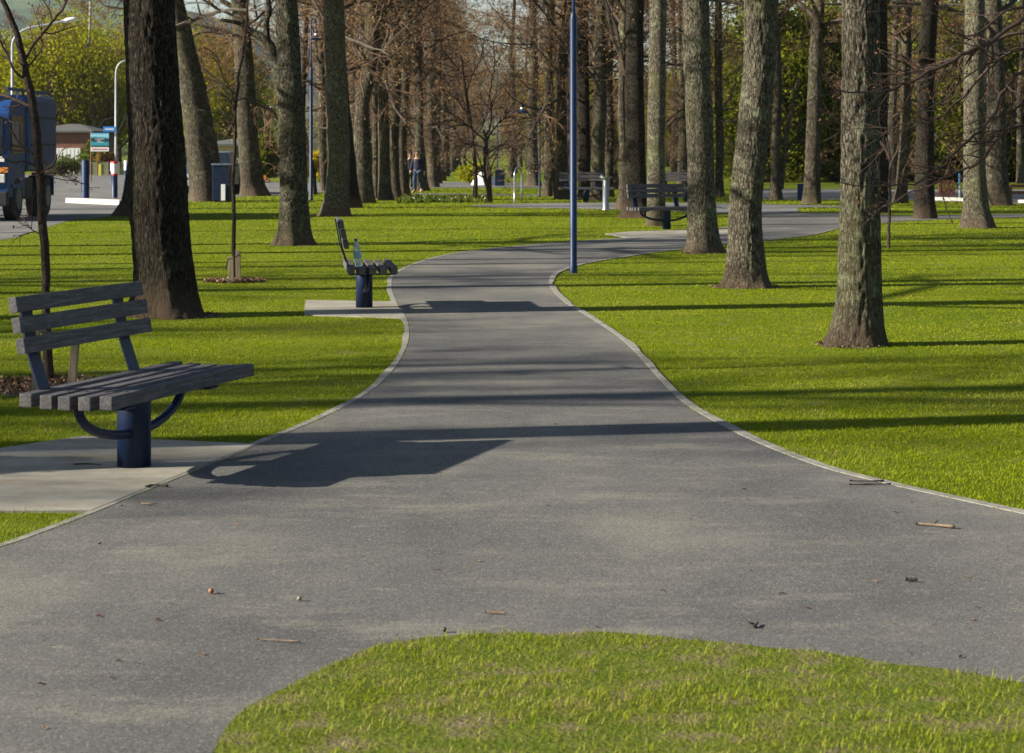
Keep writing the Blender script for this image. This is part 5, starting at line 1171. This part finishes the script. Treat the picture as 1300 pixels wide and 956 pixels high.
# ------------------------------------------------------------------ litter on the path
def on_path(o, px, py, z=.012): g = G(px, py); o.location = (g[0], g[1], z)
def stick(pts, r, label, mat=STAKE, side=None):
    P = np.array([G(*p) for p in pts]); c = P.mean(0); Q = P - c; Q[:, 2] = r * .9 + .003; Q = smooth_poly(Q, 4)
    mb = MB(); rr = np.random.RandomState(int(pts[0][0])); mb.tube(Q, r * (1 + .25 * rr.randn(len(Q)).clip(-1, 1)), 7)
    if side is not None: mb.tube([Q[len(Q) // 2], Q[len(Q) // 2] + np.array([.03, .05, .01])], [r * .7, r * .4], 5)
    o = mb.build('fallen_twig', mat, smooth=True); o.location = (c[0], c[1], .010); tag(o, label, 'twig')
TW1 = simple('tan twig', (.17, .12, .075), .85, 0, .3, 60); TW2 = simple('dark twig', (.035, .028, .022), .9, 0, .3, 60)
stick([(327, 817), (345, 818), (362, 819), (381, 820)], .0025, 'straight tan twig low left on the asphalt', TW1)
stick([(1163, 670), (1185, 671.5), (1212, 674)], .0065, 'thick tan stick with a broken end at the right of the path', TW1, 1)
stick([(1079, 614.5), (1100, 615), (1122, 614.5)], .004, 'thin dark twig near the right kerb, upper of two', TW2)
stick([(1078, 619.5), (1105, 619), (1131, 618.5)], .004, 'thin dark twig near the right kerb, lower of two', TW2)
stick([(946, 793), (952, 799), (958, 801), (962, 796)], .004, 'curled little twig just above the grass island', TW2)
stick([(1150, 741.5), (1165, 742)], .006, 'short dark bark piece on the right side of the path', TW2)
stick([(185, 622), (198, 620), (213, 621)], .005, 'dark twig on the edge of the near bench pad', TW2)
stick([(93, 593), (110, 592.5), (128, 593.5)], .003, 'thin twig lying on the near bench pad', TW2)
stick([(616, 783), (630, 783.5), (643, 784)], .004, 'small tan twig in the middle of the asphalt', TW1)
stick([(178, 643), (190, 644), (200, 643.5)], .003, 'thin pale twig on the asphalt below the near bench', TW1)
for k, (px, py, r, col, lab) in enumerate([(268, 757, .011, (.24, .11, .05), 'round orange brown acorn on the left asphalt'), (564, 806, .009, (.04, .03, .03), 'dark seed case beside the island edge'), (380, 766, .009, (.20, .17, .11), 'small pale seed pod in the left middle of the asphalt')]):
    mb = MB(); mb.lathe([(.001, -r), (r * .6, -r * .8), (r, 0), (r * .8, r * .6), (r * .3, r * .95), (.001, r * 1.2)], seg=14); o = mb.build('acorn' if k == 0 else 'seed_pod', simple('nut %d' % k, col, .6), smooth=True); on_path(o, px, py, r + .009); o.rotation_euler = (1.2, .3, k); tag(o, lab, 'acorn' if k == 0 else 'seed')
LM = [leafmat('dry leaf tan', [(.20, .11, .05), (.34, .20, .09)], .2), leafmat('dry leaf rust', [(.20, .07, .03), (.36, .14, .05)], .2), leafmat('dry leaf dark', [(.05, .03, .02), (.10, .06, .04)], .1)]
lm = []
for k in range(3):
    mb = MB(); V = []; L = 7
    for i_ in range(L):
        t_ = i_ / (L - 1); w_ = .30 * math.sin(math.pi * min(1, t_ * 1.02 + .02)) ** .8 * (1 + .25 * math.cos(t_ * 18)); V += [(t_ - .5, -w_, .10 * math.sin(t_ * 3) + .10), (t_ - .5, 0, .0 + .06 * math.sin(t_ * 3)), (t_ - .5, w_, .12 * math.sin(t_ * 3) + .12)]
    mb.add(V, [[i_ * 3 + q, i_ * 3 + 3 + q, i_ * 3 + 4 + q, i_ * 3 + 1 + q] for i_ in range(L - 1) for q in (0, 1)]); lm.append(mb.build('fallen_leaf', LM[k], link_it=False))
rl = random.Random(9); spots = [(300, 669, 0), (320, 692, 0), (430, 711, 0), (495, 731, 0), (1034, 700, 0), (952, 727, 1), (877, 662, 0), (867, 678, 0), (1025, 776, 1), (1185, 797, 2), (992, 757, 2), (1149, 796, 0), (742, 783, 1), (803, 831, 1), (1215, 783, 0), (1110, 742, 0), (920, 698, 0), (540, 656, 0), (696, 645, 2), (840, 753, 2), (232, 822, 0), (60, 800, 0), (662, 853, 0), (1010, 830, 0), (400, 640, 0), (155, 645, 2), (1220, 838, 2), (1286, 774, 1), (780, 500, 1), (705, 541, 0), (660, 520, 0), (845, 412, 1)]
for k in range(85):
    spots.append((rl.uniform(20, 1290), 520 + 430 * rl.random() ** .8, rl.choice([0, 0, 1, 2])))
for px, py, k in spots:
    g = G(px, py); ok = inside(PATH, np.array([g[0]]), np.array([g[1]]))[0] and not inside(ISL, np.array([g[0]]), np.array([g[1]]))[0]
    if not ok: continue
    o = link('fallen_leaf', lm[k]); s_ = rl.uniform(.006, .026) if k != 0 else rl.uniform(.005, .022); o.scale = (s_, s_, s_); o.location = (g[0], g[1], .010); o.rotation_euler = (rl.uniform(-.2, .2), rl.uniform(-.2, .2), rl.uniform(0, 6))
    tag(o, ['small dry tan leaf scrap lying on the asphalt path', 'small rust coloured leaf lying on the asphalt path', 'small dark leaf scrap lying on the asphalt path'][k], 'leaf', ['tan leaf scraps on the path', 'rust leaf scraps on the path', 'dark leaf scraps on the path'][k])

# ------------------------------------------------------------------ air
t = NT('thin air'); pv = t.n('VolumePrincipled'); pv.inputs['Color'].default_value = (.75, .85, 1, 1); pv.inputs['Density'].default_value = .00007; pv.inputs['Anisotropy'].default_value = .2
t.l(pv.outputs[0], t.out.inputs['Volume'])
mb = MB(); mb.box((0, 1250, 155), (5600, 2900, 316)); hz = mb.build('haze', t.m); hz['kind'] = 'stuff'; hz['label'] = 'thin pale blue air over the whole scene'

def rank_labels(group, what):
    L = sorted([o for o in COL.objects if o.get('group') == group and o.parent is None], key=lambda o: o.location.x / o.location.y)
    W_ = ['first', 'second', 'third', 'fourth', 'fifth', 'sixth', 'seventh', 'eighth', 'ninth', 'tenth', 'eleventh', 'twelfth', 'thirteenth', 'fourteenth', 'fifteenth', 'sixteenth', 'seventeenth', 'eighteenth', 'nineteenth', 'twentieth', 'twenty first', 'twenty second', 'twenty third', 'twenty fourth', 'twenty fifth', 'twenty sixth']
    n = len(L)
    for i_, o in enumerate(L):
        side, j_ = ('left', i_) if i_ < (n + 1) // 2 else ('right', n - 1 - i_)
        o['label'] = '%s, %s from the %s' % (what, W_[j_], side)
rank_labels('yellow green spring trees beyond the street ', 'fresh yellow green tree beyond the street')
rank_labels('yellow green spring trees beyond the street (darker)', 'mid green tree beyond the street at left')
rank_labels('yellow green spring trees beyond the street (russet)', 'russet budding tree beyond the street at left')
rank_labels('dark evergreen belt on the right', 'dark olive evergreen behind the right lawn')
rank_labels('yellow green trees between the right hand trunks', 'yellow green tree between the right hand trunks')
rank_labels('thicket behind the avenue, dark', 'dark thicket tree far behind the avenue')
rank_labels('thicket behind the avenue, russet', 'dim russet thicket tree far behind the avenue')
rank_labels('russet thicket behind the left row', 'russet thicket tree far behind the left row')
rank_labels('bare trees in front of the dark hedge on the right', 'bare slim tree before the dark green belt')
rank_labels('bare trees behind the left tree row', 'bare brown tree behind the left row')
rank_labels('distant left row of bare trees', 'bare tree of the distant left row')
rank_labels('distant bare trees between the thin blue lamp and the dark straight tree', 'bare tree far behind the far bench')
rank_labels('bare trees left of the picture', 'tall bare tree beyond the left edge')
